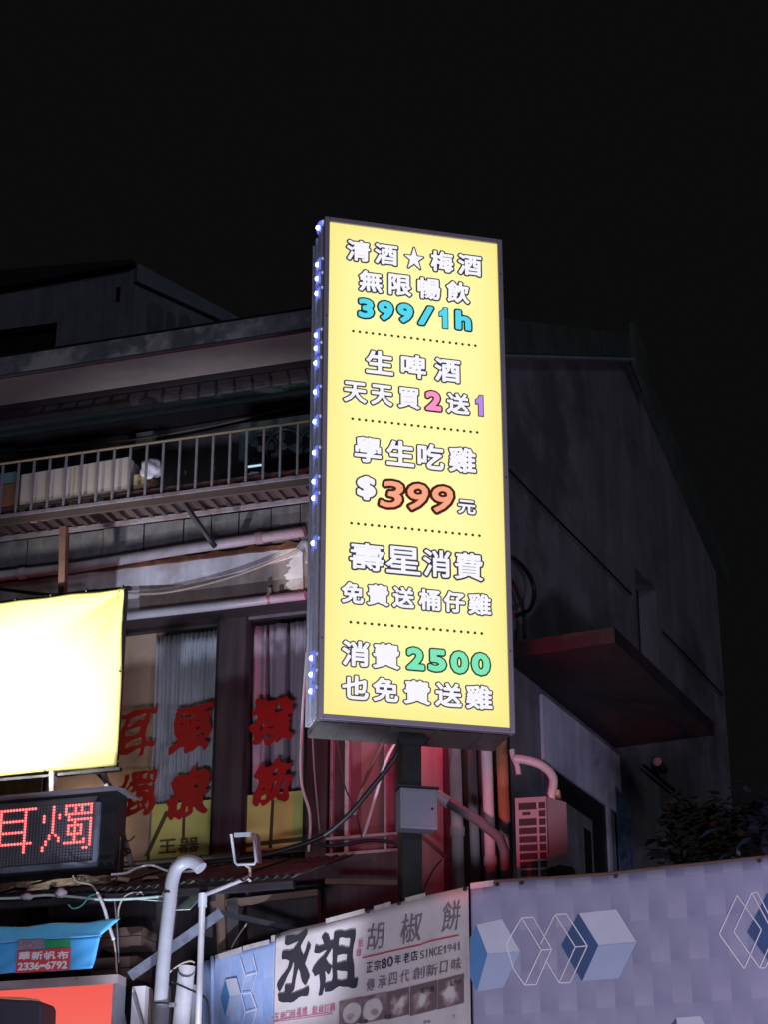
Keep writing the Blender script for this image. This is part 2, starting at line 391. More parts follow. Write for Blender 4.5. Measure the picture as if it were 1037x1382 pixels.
def sdf(ch, w_, h_, X, Y, shear=0, sx=1):
    a = segs(ch).copy(); a[:, 0::2] = a[:, 0::2] * w_ + (a[:, 1::2] - .5) * h_ * shear; a[:, 1::2] *= h_
    px = X.ravel()[:, None]; py = Y.ravel()[:, None]; x0, y0, x1, y1 = (a[:, i][None] for i in range(4))
    dx = x1 - x0; dy = y1 - y0; t = np.clip(((px - x0) * dx + (py - y0) * dy) / (dx * dx + dy * dy + 1e-12), 0, 1)
    d = np.sqrt(((px - x0 - t * dx) ** 2 + (py - y0 - t * dy) ** 2).min(1))
    cr = ((y0 > py) != (y1 > py)) & (px < dx * (py - y0) / np.where(dy == 0, 1e-12, dy) + x0)
    return np.where(cr.sum(1) % 2 == 1, -d, d).reshape(X.shape)
def march(mb, D, u0, z0, st, fn, mi):      # marching squares of D<0 into polygons, full runs merged
    H, Wd = D.shape; ins = D < 0
    for j in range(H - 1):
        i = 0
        while i < Wd - 1:
            c = [ins[j, i], ins[j, i + 1], ins[j + 1, i + 1], ins[j + 1, i]]
            if not any(c): i += 1; continue
            if all(c):
                k = i
                while k < Wd - 1 and k - i < 6 and ins[j, k] and ins[j, k + 1] and ins[j + 1, k + 1] and ins[j + 1, k]: k += 1
                mb.face([fn(u0 + i * st, z0 + j * st), fn(u0 + k * st, z0 + j * st), fn(u0 + k * st, z0 + (j + 1) * st), fn(u0 + i * st, z0 + (j + 1) * st)], mi); i = k; continue
            q = [(i, j), (i + 1, j), (i + 1, j + 1), (i, j + 1)]; pts = []
            for a in range(4):
                b = (a + 1) % 4
                if c[a]: pts.append(q[a])
                if c[a] != c[b]:
                    da = D[q[a][1], q[a][0]]; db = D[q[b][1], q[b][0]]; t = da / (da - db)
                    pts.append((q[a][0] + (q[b][0] - q[a][0]) * t, q[a][1] + (q[b][1] - q[a][1]) * t))
            if len(pts) > 2: mb.face([fn(u0 + x * st, z0 + y * st) for x, y in pts], mi)
            i += 1
def glyph(mb, ch, u0, u1, z0, z1, layers, fn, res=46, shear=0, brush=0):
    """layers: (grow radius as a fraction of height, offset, material index)"""
    h_ = z1 - z0; w_ = u1 - u0; st = h_ / res; pad = max(r for r, _, _ in layers) * h_ + 2 * st + abs(shear) * h_ * .5
    nx = int((w_ + 2 * pad) / st) + 2; ny = int((h_ + 2 * pad) / st) + 2
    X, Y = np.meshgrid(np.arange(nx) * st - pad, np.arange(ny) * st - pad)
    if brush:
        a_ = X / h_; b_ = Y / h_; k_ = ord(ch) % 7
        X = X + h_ * brush * (np.sin(b_ * 9 + k_) * .5 + np.sin(a_ * 13 + b_ * 4 + k_) * .25 + (a_ - .4) * b_ * .8); Y = Y + h_ * brush * (np.sin(a_ * 8 + k_ * 2) * .6 + np.sin(b_ * 15 + k_) * .2)
    D = sdf(ch, w_, h_, X, Y, shear)
    if brush:
        D = D - h_ * brush * .38 * (np.sin(a_ * 10 + b_ * 7 + k_) + .5 * np.sin(a_ * 23 - b_ * 17 + k_))
    for r, off, mi in layers: march(mb, D - r * h_, u0 - pad, z0 - pad, st, (lambda u, z, o=off: fn(u, z, o)), mi)

# ------------------------------------------------------------------ ground
mb = MB(); mb.face([(-80, -40, 0), (80, -40, 0), (80, 120, 0), (-80, 120, 0)]); mb.top('ground', 'asphalt', kind='structure')

# ================================================================== THE LIGHTBOX SIGN
P = SG
A = P.uv(444.7, 300); B = P.uv(670, 329.4); Cc = P.uv(435.5, 964); Dd = P.uv(690, 983)
su0 = (A[0] + Cc[0]) / 2; su1 = (B[0] + Dd[0]) / 2; sz1 = (A[1] + B[1]) / 2; sz0 = (Cc[1] + Dd[1]) / 2
fwid = .042; dep = .47
print('sign', su0, su1, sz0, sz1)
sign = thing('lightbox_sign', 'tall yellow lit lightbox sign with rows of outlined characters and dotted lines', 'sign', P.w((su0 + su1) / 2, sz0 - fwid, -dep / 2))
mb = MB(); mb.box(P, su0 - .02, su1 + .02, sz0 - .02, sz1 + .02, -dep, -.012, 0); mb.part('housing', 'sign_bottom', sign)
mb = MB(); mb.box(P, su0 - .018, su1 + .018, sz0 - fwid, sz0 - .021, -dep - .01, -.03, 0)
for k in range(4): u = su0 + (su1 - su0) * (k + .5) / 4; mb.box(P, u - .012, u + .012, sz0 - fwid - .006, sz0 - fwid - .001, -dep + .02, -.04)
mb.part('bottom_pan', 'sign_bottom', sign)
fr_ = [(su0 - fwid, su0, sz0 - fwid, sz1 + fwid), (su1, su1 + fwid, sz0 - fwid, sz1 + fwid), (su0, su1, sz1, sz1 + fwid), (su0, su1, sz0 - fwid, sz0)]
for a in fr_: bevel(MB().box(P, *a, -.055, .02).part('face_frame', 'sign_frame', sign), .004)
MB().grid(lambda a, b: P.w(su0 + (su1 - su0) * a, sz0 + (sz1 - sz0) * b, .001), 24, 60).part('face_panel', 'sign_panel', sign)
z = [(400, 280), (400, 640)]; K = 3.2406
WH = ('txt_outline', 'txt_white'); ol = .045
lines = [
 (0, '清酒★梅酒', [(215,325),(338,447),(472,560),(585,692),(705,815)], 190, 255, 96, WH),
 (0, '無限暢飲', [(270,380),(400,508),(527,635),(655,762)], 322, 375, 98, WH),
 (0, '399/1h', [(266,342),(353,428),(438,516),(530,605),(617,680),(693,770)], 442, 496, 92, ('txt_outline_navy', 'txt_cyan')),
 (0, '生啤酒', [(300,428),(455,572),(603,722)], 680, 714, 108, WH),
 (0, '天天買', [(202,310),(322,425),(442,545)], 805, 840, 96, WH),
 (0, '2', [(562,640)], 848, 848, 92, ('txt_outline_brown', 'txt_pink')),
 (0, '送', [(655,762)], 860, 860, 96, WH),
 (0, '1', [(778,833)], 868, 868, 92, ('txt_outline', 'txt_violet')),
 (0, '學生吃雞', [(250,375),(392,520),(528,650),(665,790)], 1058, 1110, 116, WH),
 (1, '$', [(260,350)], 62, 62, 112, WH),
 (1, '399', [(365,475),(475,583),(583,693)], 85, 116, 132, ('txt_outline_brown', 'txt_coral')),
 (1, '元', [(705,790)], 145, 145, 68, WH),
 (1, '壽星消費', [(228,388),(388,548),(552,680),(690,822)], 360, 408, 126, WH),
 (1, '免費送桶仔雞', [(193,297),(305,408),(417,520),(533,635),(643,742),(750,857)], 518, 572, 98, WH),
 (1, '消費', [(195,320),(330,455)], 785, 798, 116, WH),
 (1, '2500', [(480,565),(575,660),(672,757),(765,852)], 808, 832, 104, ('txt_outline_green', 'txt_green')),
 (1, '也免費送雞', [(195,318),(330,450),(468,590),(605,728),(740,862)], 933, 978, 110, WH)]
for zi, tx, xs, yl, yr, h, mats in lines:
    ox, oy = z[zi]; mb = MB(); n_ = len(xs)
    zc = []
    for i, (a, b) in enumerate(xs):
        y = yl + (yr - yl) * (i / max(1, n_ - 1)); zc.append(P.uv(ox + (a + b) / 2 / K, oy + y / K)[1])
    zc = sum(zc) / n_
    for i, ((a, b), ch) in enumerate(zip(xs, tx)):
        y = yl + (yr - yl) * (i / max(1, n_ - 1)); mu = P.uv(ox + (a + b) / 2 / K, oy + y / K)[0]
        ua = P.uv(ox + a / K, oy + y / K)[0]; ub = P.uv(ox + b / K, oy + y / K)[0]
        zz = [P.uv(ox + (a + b) / 2 / K, oy + (y + s_ * h / 2) / K)[1] for s_ in (1, -1)]; hh = zz[1] - zz[0]
        cjk = ord(ch) > 0x2000
        g_in = .030 if cjk else .058; g_out = g_in + ol * 110 / h * (1.12 if cjk else 1.3)
        if ch == '★': g_in = .01; g_out = .06
        if tx == '399': g_in = .068; g_out = .104
        if ch == '1': g_in = .0; g_out = .04
        if len(tx) < 6 and h > 120: g_in = .020
        pd = g_out * hh; ex = .022 * hh; pd -= ex; zc_ = zc
        glyph(mb, ch, ua + pd, ub - pd, zc - hh / 2 + pd, zc + hh / 2 - pd,
              [(g_out / (1 - 2 * g_out), .004, 0), (g_in / (1 - 2 * g_out), .007, 1)], P.w, res=60, shear=.18 if tx == '399' else (.0))
    mb.part('lettering', mats, sign)
for zi, a, b in ((0, (248, 540), (785, 607)), (0, (245, 923), (793, 987)), (1, (240, 214), (803, 270)), (1, (237, 647), (813, 698))):
    ox, oy = z[zi]; p = P.uv(ox + a[0] / K, oy + a[1] / K); q = P.uv(ox + b[0] / K, oy + b[1] / K); zc = (p[1] + q[1]) / 2; d0 = None
    for i in range(20):
        u = p[0] + (q[0] - p[0]) * i / 19
        if d0 is None: mb = MB(); mb.face([P.w(u + .0125 * math.cos(t * .7854), zc + .0125 * math.sin(t * .7854), .004) for t in range(8)]); d0 = mb.part('dot', 'txt_dot', sign); ud = u
        else: shift(d0, P.e * (u - ud))
for u, zz in ((su0 - .02, sz0 + .6), (su1 + .02, sz0 + .62), (su1 + .021, sz0 + 2.1), (su1 + .021, sz1 - .3), (su0 - .02, sz1 - .9)):
    MB().tube([P.w(u, zz, .019), P.w(u, zz, .026)], .006, 8).part('screw', 'dark_metal', sign)
# LED strip on the left side of the box
T0 = P.uv(427, 320, -.10); T1 = P.uv(414, 970, -.10); ux = su0 - .02
side = Plane(565, 14.6, 14); side.P = P.w(ux, 0, 0); side.e = -P.n; side.n = -P.e    # plane of the box's left flank
side.P.z = 0
zt = sz1 - .02; zb = sz0 + .01
for k, (a, b) in enumerate(((.04, .13), (.15, .25), (.27, .38))):
    m_ = MB()
    m_.box(side, a, b, zb, zt, .0, .014); m_.box(side, a, a + .008, zb, zt, .0145, .04); m_.box(side, b - .008, b, zb, zt, .0145, .04)
    m_.part('led_channel', 'clear_channel', sign)
leds = [322,372,391,411,-446.7,467.3,485,505,544,584,625.7,664.7,687,-726,747.4,-791,-837,902,924,946.5,-969]
lens_mesh = core_mesh = dim_mesh = None
def put(me, name, loc, par):
    o = bpy.data.objects.new(name, me); C.objects.link(o); o.location = loc; o.parent = par; return o
org0 = root_loc(sign)
def led_meshes():
    def ball(r, ro, lift):
        a = MB(); a.grid(lambda p, q: side.n * (lift + ro * math.sin((q - .5) * math.pi)) + side.e * (r * math.cos((q - .5) * math.pi) * math.cos(p * 6.2832)) + Vector((0, 0, r * math.cos((q - .5) * math.pi) * math.sin(p * 6.2832))), 14, 8); return a
    return ball(.070, .040, .002).mesh('led', 'led_glow', (0, 0, 0)), ball(.022, .022, .026).mesh('led_lens', 'led_core', (0, 0, 0)), ball(.018, .016, .006).mesh('led', 'led_dim', (0, 0, 0))  # the led_glow mesh is the added halo shell
g1, g2, g3 = led_meshes()
for y in leds:
    x = 427 - (abs(y) - 320) * .0195; d = ray(x, abs(y)); t = (side.P + side.n * .02 - CAM).dot(side.n) / d.dot(side.n); pz = (CAM + d * t).z
    for j, uo in enumerate((.15, .05)):
        base = side.P + side.e * uo + side.n * .016; base.z = pz
        if y < 0:
            if j == 0: put(g3, 'led', base - org0, sign)
            continue
        lo = put(g1 if j == 0 else g3, 'led', base - org0, sign)
        if j == 0: put(g2, 'led_lens', (0, 0, 0), lo)
# rust blots between LEDs
for k in range(12):
    zz = zb + (zt - zb) * (k + .5 + random.uniform(-.2, .2)) / 12; base = side.P + side.e * (.20) + side.n * .015; base.z = zz
    MB().tube([base, base + side.n * .004], random.uniform(.010, .018), 7).part('rusty_screw', 'rust', sign)

# post that carries it, and the grey box on the post
pA = P.at(553, 985, -.22); post = thing('steel_post', 'black steel post under the yellow lit sign, running down behind the banner', 'post', (pA.x, pA.y, 0))
mb = MB(); mb.box(Plane(0, 0, 14), 0, 0, 0, 0, 0, 0); mb = MB()
PP = Plane(565, 14.6, 14); PP.P = Vector((pA.x, pA.y, 0))
mb.box(PP, -.075, .075, 0, sz0 - fwid - .01, -.075, .075); mb.part('shaft', 'black_metal', post)
mb = MB(); mb.box(PP, -.10, .10, sz0 - fwid - .10, sz0 - fwid - .011, .076, .084); mb.part('gusset', 'black_metal', post)
bx = P.uv(541, 1062, .0); bx2 = P.uv(592, 1120, .0)
jb = thing('junction_box', 'grey square electrical box fixed on the black post below the yellow sign', 'electrical box', P.w((bx[0] + bx2[0]) / 2, bx2[1], -.1))
bevel(MB().box(P, bx[0], bx2[0], bx2[1], bx[1], -.145, 0).part('case', 'box_grey', jb), .008)
MB().box(P, bx[0] - .012, bx2[0] + .008, bx[1] + .001, bx[1] + .014, -.14, .02).part('lid_hood', 'dark_metal', jb)
MB().box(P, bx[0] + .02, bx2[0] - .02, bx2[1] + .02, bx[1] - .02, .0005, .006).part('door', 'box_grey', jb)
MB().tube([P.w(bx2[0] - .045, (bx[1] + bx2[1]) / 2, .0065), P.w(bx2[0] - .045, (bx[1] + bx2[1]) / 2, .012)], .010, 8).part('lock', 'dark_metal', jb)

# ================================================================== OLD HOUSE ON THE LEFT
def lz(x, y, off=0): return L.uv(x, y, off)[1]
def lu(x, y, off=0): return L.uv(x, y, off)[0]
uL = lu(-420, 900); uR = 0.0
house = thing('old_house', 'old two storey house with stained plaster, wide eaves and tall curtained windows', 'house', L.w((uL + uR) / 2, 0, -1.5))
z_wh = lz(410, 822); z_ws = lz(290, 1158)            # window head and sill
z_bal = (lz(0, 732, .45) + lz(411, 672, .45)) / 2        # underside of the balcony
z_fl = (lz(30, 790, .32) + lz(385, 735, .32)) / 2        # rusty flashing
ga = [(lz(0, 482, 1.3) + lz(416, 418.5, 1.3)) / 2, (lz(0, 510, 1.3) + lz(416, 446, 1.3)) / 2]
z_sof = ga[1] + .02
w1a, w1b = lu(60, 1000), lu(291, 1000); w2a, w2b = lu(327, 1000), lu(414, 1000); w3a, w3b = lu(440, 1060), lu(541, 1060)
z3a = lz(480, 1152); 
def wall(u0, u1, z0, z1, o0=-.22, o1=0, m_='old_plaster'): MB().box(L, u0, u1, z0, z1, o0, o1).part('wall', m_, house)
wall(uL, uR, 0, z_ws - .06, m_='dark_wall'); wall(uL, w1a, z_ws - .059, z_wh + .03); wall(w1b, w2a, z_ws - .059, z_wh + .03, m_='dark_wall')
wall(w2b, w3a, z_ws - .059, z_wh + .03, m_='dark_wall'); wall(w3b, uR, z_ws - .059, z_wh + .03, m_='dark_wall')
wall(uL, uR, z_wh + .031, z_fl + .02, -.22, .30, 'brown_plaster'); wall(uL, uR, z_fl + .021, z_sof + .3)
# end wall (return) and roof
mb = MB(); mb.box(L, -.22, 0, 0, z_sof + .3, -5, -.221); mb.part('side_wall', 'old_plaster', house)
mb = MB(); mb.box(L, uL, 0, ga[0] - .04, ga[0] + .06, -5.2, 1.24); mb.part('roof_slab', 'roof_dark', house)
# white plaster above the windows, left
zt_ = z_fl + .015
mb = MB(); pts = [(uL, zt_), (lu(408, 735, .312), zt_), (lu(408, 745, .312), lz(408, 748, .312)), (lu(330, 770, .312), lz(330, 770, .312)), (lu(250, 785, .312), lz(250, 788, .312)),
    (lu(187, 785, .312), lz(187, 790, .312)), (lu(187, 824, .312), lz(187, 824, .312)), (uL, lz(187, 824, .312))]
mb.prism(L, [(a, b) for a, b in pts][::-1], .021, .312); mb.part('plaster_patch', 'white_plaster', house, label='whitish plaster above the windows')
_ed = [(409, 742), (396, 752), (386, 762), (392, 768), (382, 776), (390, 783), (386, 790), (397, 797), (409, 799)]; _pp = []
for (xa, ya), (xb, yb) in zip(_ed[:-1], _ed[1:]):
    for t in (0, .2, .4, .6, .8): _pp.append((min(409, xa + (xb - xa) * t + random.uniform(-2.6, 2.6)), ya + (yb - ya) * t + random.uniform(-1.6, 1.6)))
MB().prism(L, [L.uv(x, y, .312) for x, y in _pp + [(409, 799)]], .301, .308).part('plaster_patch', 'white_plaster', house, label='flaking pale paint at the end of the wall')
mb = MB(); mb.box(L, uL, uR, z_wh - .01, z_wh + .028, .0, .26); mb.part('window_hood', 'frame_dark', house)
# grey corrugated parapet panels below the balcony: one panel each
pu0 = lu(-60, 760, .45); pw_ = .33; k = 0; u = pu0
while u < -.05:
    ww = pw_ * random.uniform(.75, 1.25)
    MB().box(L, u, min(u + ww - .012, 0), z_fl + .07, z_bal + .02, .305 + random.uniform(0, .01), .34 + random.uniform(-.010, .010)).part('panel', 'panel_old', house)
    u += ww
MB().box(L, uL, 0, z_fl + .021, z_bal + .03, .001, .302).part('ledge', 'soffit_dark', house)
# rusty jagged flashing
mb = MB(); top_ = []; bot = []; nn = 90
for i in range(nn + 1):
    u = uL + (uR - uL) * i / nn; ph = ((u * 2.9) % 1); bump_ = .035 * math.exp(-((ph - .5) / .10) ** 2)
    bot.append((u, z_fl + random.uniform(-.006, .006))); top_.append((u, z_fl + .035 + bump_ + random.uniform(-.006, .006)))
for i in range(nn): mb.prism(L, [bot[i], bot[i + 1], top_[i + 1], top_[i]], .313, .345)
mb.part('rusty_flashing', 'rust', house)
# eave: gutter, soffit boards in steps
MB().box(L, uL, 0, ga[1] + .03, ga[0], 1.25, 1.30).part('gutter', 'gutter_metal', house)
MB().tube([L.w(uL, ga[1] + .02, 1.28), L.w(0, ga[1] + .02, 1.28)], .022, 8).part('gutter_lip', 'dark_metal', house)
zs = ga[1] + .035
bands = [(1.245, .74, 'soffit_light', 0), (.735, .50, 'frame_dark', -.035), (.495, .08, 'soffit_mid', .02)]
for o1, o0, m_, dz in bands: MB().box(L, uL, 0, zs + dz, zs + dz + .05, o0, o1).part('soffit_board', m_, house)
MB().box(L, uL, 0, zs - .07, zs + .0, .46, .515).part('soffit_beam', 'soffit_dark', house)
MB().box(L, uL, 0, zs - .09, zs + .01, .0005, .09).part('soffit_beam', 'soffit_dark', house)
# mortar-ish lumps on gutter face
for x, y, w_ in ((98, 486, 11), (148, 480, 9)):
    a = L.uv(x - w_, y, 1.3); b = L.uv(x + w_, y - 3, 1.3)
    mb = MB(); pts = []
    for t in range(10):
        an = t / 10 * 6.283; rr = random.uniform(.7, 1.15); pts.append(((a[0] + b[0]) / 2 + (b[0] - a[0]) / 2 * rr * math.cos(an), a[1] + .014 * rr * math.sin(an)))
    mb.prism(L, pts, 1.301, 1.306); mb.part('repair_patch', 'gutter_metal' if w_ < 12 else 'white_plaster', house)
# interior behind the windows
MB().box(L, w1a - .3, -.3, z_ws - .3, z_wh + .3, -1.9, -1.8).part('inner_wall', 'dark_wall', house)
MB().box(L, w1a - .3, lu(204, 1000, -.10), z_ws - .2, z_wh + .2, -.30, -.24).part('inner_wall', 'beige_wall', house, label='beige inner wall seen through the left window')
# windows
def window(u0, u1, z0, z1, f=.035):
    w = MB(); w.box(L, u0, u0 + f, z0, z1, -.09, -.02); w.box(L, u1 - f, u1, z0, z1, -.09, -.02)
    w.box(L, u0 + f, u1 - f, z1 - f, z1, -.09, -.02); w.box(L, u0 + f, u1 - f, z0, z0 + f, -.09, -.02)
    w = w.part('window', 'frame_dark', house)
    MB().box(L, u0 + f, u1 - f, z0 + f, z1 - f, -.060, -.055).part('pane', 'glass', w); return w
win1 = window(w1a, w1b, z_ws, z_wh); win2 = window(w2a, w2b, z_ws, z_wh)
MB().box(L, w2a + .02, w2b, z_wh - .035, z_wh - .012, -.018, -.004).part('head_strip', 'aluminium', win2)
win3 = MB()
for x, ww in ((446, .02), (467, .028), (520, .018)): u = lu(x, 1060, -.02); win3.box(L, u - ww * .6, u + ww * .6, z3a - .1, z_wh, -.09, -.03)
win3 = win3.part('window', 'rail_paint', house, label='narrow window behind the post, its bars lit red')
MB().box(L, w3a, w3b, z3a - .1, z_wh, -.115, -.10).part('pane', 'curtain_red', win3)
for y in (1128, 1150): zz = lz(490, y, 0); MB().box(L, w3a, w3b, zz - .012, zz + .012, -.029, .0).part('rail', 'rail_paint', win3)
# red lettering on the glass
for ch, x0, x1, y0, y1, ww, sh in (('耳', 153, 208, 960, 1024, win1, .12), ('燭', 153, 209, 1042, 1105, win1, .08), ('頭', 231, 287, 953, 1016, win1, .10), ('療', 226, 283, 1037, 1103, win1, .08),
                             ('撥', 337, 397, 941, 1004, win2, .0), ('筋', 340, 394, 1027, 1084, win2, .0)):
    a = L.uv(x0, (y0 + y1) / 2, -.053); b = L.uv(x1, (y0 + y1) / 2, -.053); zt2 = L.uv((x0 + x1) / 2, y0, -.053)[1]; zb2 = L.uv((x0 + x1) / 2, y1, -.053)[1]
    g = .022 if x0 < 200 else .045; pd = g * (zt2 - zb2)
    mb = MB(); glyph(mb, ch, a[0] + pd, b[0] - pd, zb2 + pd, zt2 - pd, [(g, -.052, 0)], (lambda u, z_, o, c=(a[0] + b[0]) / 2: L.w(u, z_ + (u - c) * .10, o)), res=48, shear=sh, brush=.05)
    mb.part('lettering', 'red_vinyl', ww)
# curtains
def curtain(name, label, x0, x1, y0, pleats, mt, amp, off=-.20, gaps=(), yb=1162):
    u0 = lu(x0, 1000, off); u1 = lu(x1, 1000, off); z1 = z_wh - .03; z0 = z_ws + .01
    def fn(a, b):
        u = u0 + (u1 - u0) * a; zz = z0 + (z1 - z0) * b
        wv = math.sin(a * pleats * 6.283 + 1.2 * math.sin(a * 9)) * amp * (.5 + .5 * math.sin(a * 17 + 1) ** 2) + math.sin(a * 13 + b * 1.5) * amp * .5
        for g in gaps: wv -= .26 * math.exp(-((a - g - .03 * (1 - b)) / (.012 + .03 * (1 - b))) ** 2)
        return L.w(u + .01 * math.sin(b * 3 + a * 5), zz, off + wv)
    o = MB().grid(fn, 240, 20).top(name, mt, label, 'curtain', 'curtains inside the house windows'); solid(o, .003)
curtain('curtain', 'bluish grey finely pleated curtain behind the left window', 205, 293, 840, 15, 'curtain_blue', .024)
curtain('curtain', 'mauve curtain with deep dark folds behind the window next to the yellow sign', 327, 422, 830, 7, 'curtain_purple', .016, gaps=(.06, .33, .62, .90))

# balcony
zr = [(lz(0, 630, .95) + lz(411.5, 565, .95)) / 2, (lz(0, 700, .95) + lz(411, 640.6, .95)) / 2]
bal = thing('balcony', 'shallow rusty balcony with thin upright bars across the old house', 'balcony', L.w(-2, zr[1] - .06, .7))
MB().tube([L.w(uL, zr[0], .95), L.w(0, zr[0], .95)], .012, 8).part('handrail', 'rail_top', bal)
MB().box(L, uL, 0, zr[1] - .014, zr[1] + .012, .935, .965).part('bottom_rail', 'rail_paint', bal)
ua = lu(44.5, 650, .95); ub = lu(401.8, 600, .95); stp = (ub - ua) / 16
bm = MB(); r0 = L.w(ua, 0, .95); bm.box(Plane(660, 16, -17.5), 0, .014, 0, 0, 0, 0); bm = MB()
first = None
for k in range(-10, 40):
    u = ua + stp * k
    if u > -.02 or u < uL: continue
    if first is None:
        b0 = MB().box(L, u - .009, u + .009, zr[1] + .0125, zr[0] - .013, .941, .959); first = b0.part('baluster', 'rail_paint', bal); fu = u
    else: shift(first, L.e * (u - fu) + Vector((random.uniform(-.003, .003), 0, 0)))
MB().box(L, uL, 0, z_bal + .06, z_bal + .075, .31, .93).part('floor', 'floor_brown', bal)
MB().box(L, uL, 0, zr[1] - .075, zr[1] - .016, .915, .945).part('edge_beam', 'beam_brown', bal)
MB().box(L, uL, 0, z_bal - .01, z_bal + .03, .43, .46).part('edge_beam', 'rail_paint', bal)
j0 = None; u = uL + .1
while u < -.05:
    if j0 is None: j0 = MB().hexa([L.w(u, z_bal + .02, .462), L.w(u + .035, z_bal + .02, .462), L.w(u + .035, z_bal + .058, .462), L.w(u, z_bal + .058, .462),
        L.w(u, z_bal + .02, .912), L.w(u + .035, z_bal + .02, .912), L.w(u + .035, z_bal + .058, .912), L.w(u, z_bal + .058, .912)]).part('joist', 'soffit_dark', bal); ju = u
    else: shift(j0, L.e * (u - ju))
    u += .125
mb = MB(); mb.bar(L.at(243, 672, .92), L.at(290, 738, .50), .035, .035); mb.part('brace', 'dark_metal', bal)
# things on the balcony
def pbox(P_, x0, y0, x1, y1, off, dp):
    a = P_.uv(x0, (y0 + y1) / 2, off); b = P_.uv(x1, (y0 + y1) / 2, off); xm = (x0 + x1) / 2
    return a[0], b[0], P_.uv(xm, y1, off)[1], P_.uv(xm, y0, off)[1], off - dp, off
zfl = z_bal + .076
q = pbox(L, 27, 640, 171, 690, .90, .25)
cbx = thing('cardboard_box', 'long pale cardboard box lying behind the balcony bars', 'box', L.w((q[0] + q[1]) / 2, zr[1], .78))
MB().prism(L, [(q[0], lz(27, 692, .9)), (q[1], lz(171, 667, .9)), (q[1], lz(171, 617, .9)), (q[0], lz(27, 641, .9))], .66, .90).part('carton', 'cardboard', cbx)
MB().box(L, (q[0] + q[1]) / 2 - .01, (q[0] + q[1]) / 2 + .01, lz(100, 680, .9), lz(100, 631, .9), .9005, .902).part('tape', 'yellow_carton', cbx)
MB().box(L, q[0] + .25, q[0] + .27, lz(60, 686, .9), lz(60, 640, .9), .9005, .902).part('tape', 'yellow_carton', cbx)
q = pbox(L, -30, 655, 23, 694, .90, .2); MB().box(L, *q[:2], q[2], q[3], .7, .9).top('storage_box', 'brown_board', 'brown box at the far left end of the balcony floor', 'box')
q = pbox(L, -30, 640, 20, 654, .90, .2); MB().box(L, *q[:2], q[2] + .002, q[3], .7, .9).top('storage_box', 'teal_board', 'dull green box lying on top of the brown box', 'box')
q = pbox(L, 180, 640, 195, 667, .88, .12); MB().box(L, *q).top('carton', 'yellow_carton', 'small yellow and tan carton beside the white plastic bag', 'carton')
def lump(c, r, seed, sq=(1, 1, 1), k=14):
    rnd = random.Random(seed); ph = [rnd.uniform(0, 6) for _ in range(6)]; mb = MB()
    def fn(a, b):
        th = a * 6.2832; f_ = (b - .5) * math.pi; d = Vector((math.cos(th) * math.cos(f_), math.sin(th) * math.cos(f_), math.sin(f_)))
        rr = r * (1 + .16 * math.sin(3 * th + ph[0]) * math.cos(f_) + .12 * math.sin(5 * f_ + 2 * th + ph[1]) + .08 * math.sin(7 * th + ph[2]) * math.cos(f_))
        return Vector(c) + Vector((d.x * rr * sq[0], d.y * rr * sq[1], d.z * rr * sq[2]))
    mb.grid(fn, k * 2, k); return mb
lump(L.at(202, 634, .86), .10, 3, (.9, .5, 1)).top('plastic_bag', 'white_plastic', 'crumpled white plastic bag behind the balcony bars', 'bag')
lump(L.at(205, 657, .86), .075, 5, (.8, .5, 1)).top('dark_sack', 'wood', 'dark brown sack under the white plastic bag', 'sack')
# fans / condenser unit
q = pbox(L, 322, 572, 405, 640, .55, .3)
cu = thing('condenser_unit', 'old twin fan condenser unit standing at the back of the balcony', 'air conditioner', L.w((q[0] + q[1]) / 2, q[2] - .05, .4))
MB().box(L, q[0], q[1] + .35, q[2] - .05, q[3] + .04, .25, .55).part('casing', 'soffit_mid', cu)
for x, y, r_ in ((352, 607, .15), (383, 603, .17), (425, 598, .15)):
    c = L.at(x, y, .56); mb = MB(); ring = [c + L.e * (r_ * math.cos(t * .2618)) + Vector((0, 0, r_ * math.sin(t * .2618))) for t in range(25)]
    mb.tube(ring, .012, 6); mb.face([c + L.e * (r_ * .92 * math.cos(t * .2618)) + Vector((0, 0, r_ * .92 * math.sin(t * .2618))) - L.n * .004 for t in range(24)], 1)
    fan = mb.part('fan_guard', ['soffit_mid', 'black_rubber'], cu)
    for bl in range(3):
        an = bl * 2.094 + x; mb = MB(); mb.face([c + L.n * .004 + (L.e * math.cos(an + t) + Vector((0, 0, math.sin(an + t)))) * r_ * rr for t, rr in ((-.1, .15), (-.35, .8), (0, .88), (.45, .8), (.3, .2))]); mb.part('fan_blade', 'soffit_mid', fan)
    MB().tube([c, c + L.n * .03], .03, 10).part('hub', 'pvc_dark', fan)
q = pbox(L, 334, 627.5, 352, 629.5, .8, .012); tl = thing('tube_light', 'small bluish lit lamp behind the balcony bars near the fans', 'lamp', L.at(342, 640, .8))
MB().box(L, *q).part('tube', 'lamp_white', tl); MB().box(L, q[0], q[1], q[3] + .001, q[3] + .02, .74, .81).part('housing', 'dark_metal', tl); MB().box(L, q[0] + .02, q[0] + .04, q[2] - .09, q[2] - .001, .76, .79).part('stand', 'dark_metal', tl)
lump(L.at(348, 641, .86), .07, 9, (1.2, .6, .35)).top('glass_jar', 'pvc_grey', 'small pale heap lying on the balcony edge by the lamp', 'clutter')
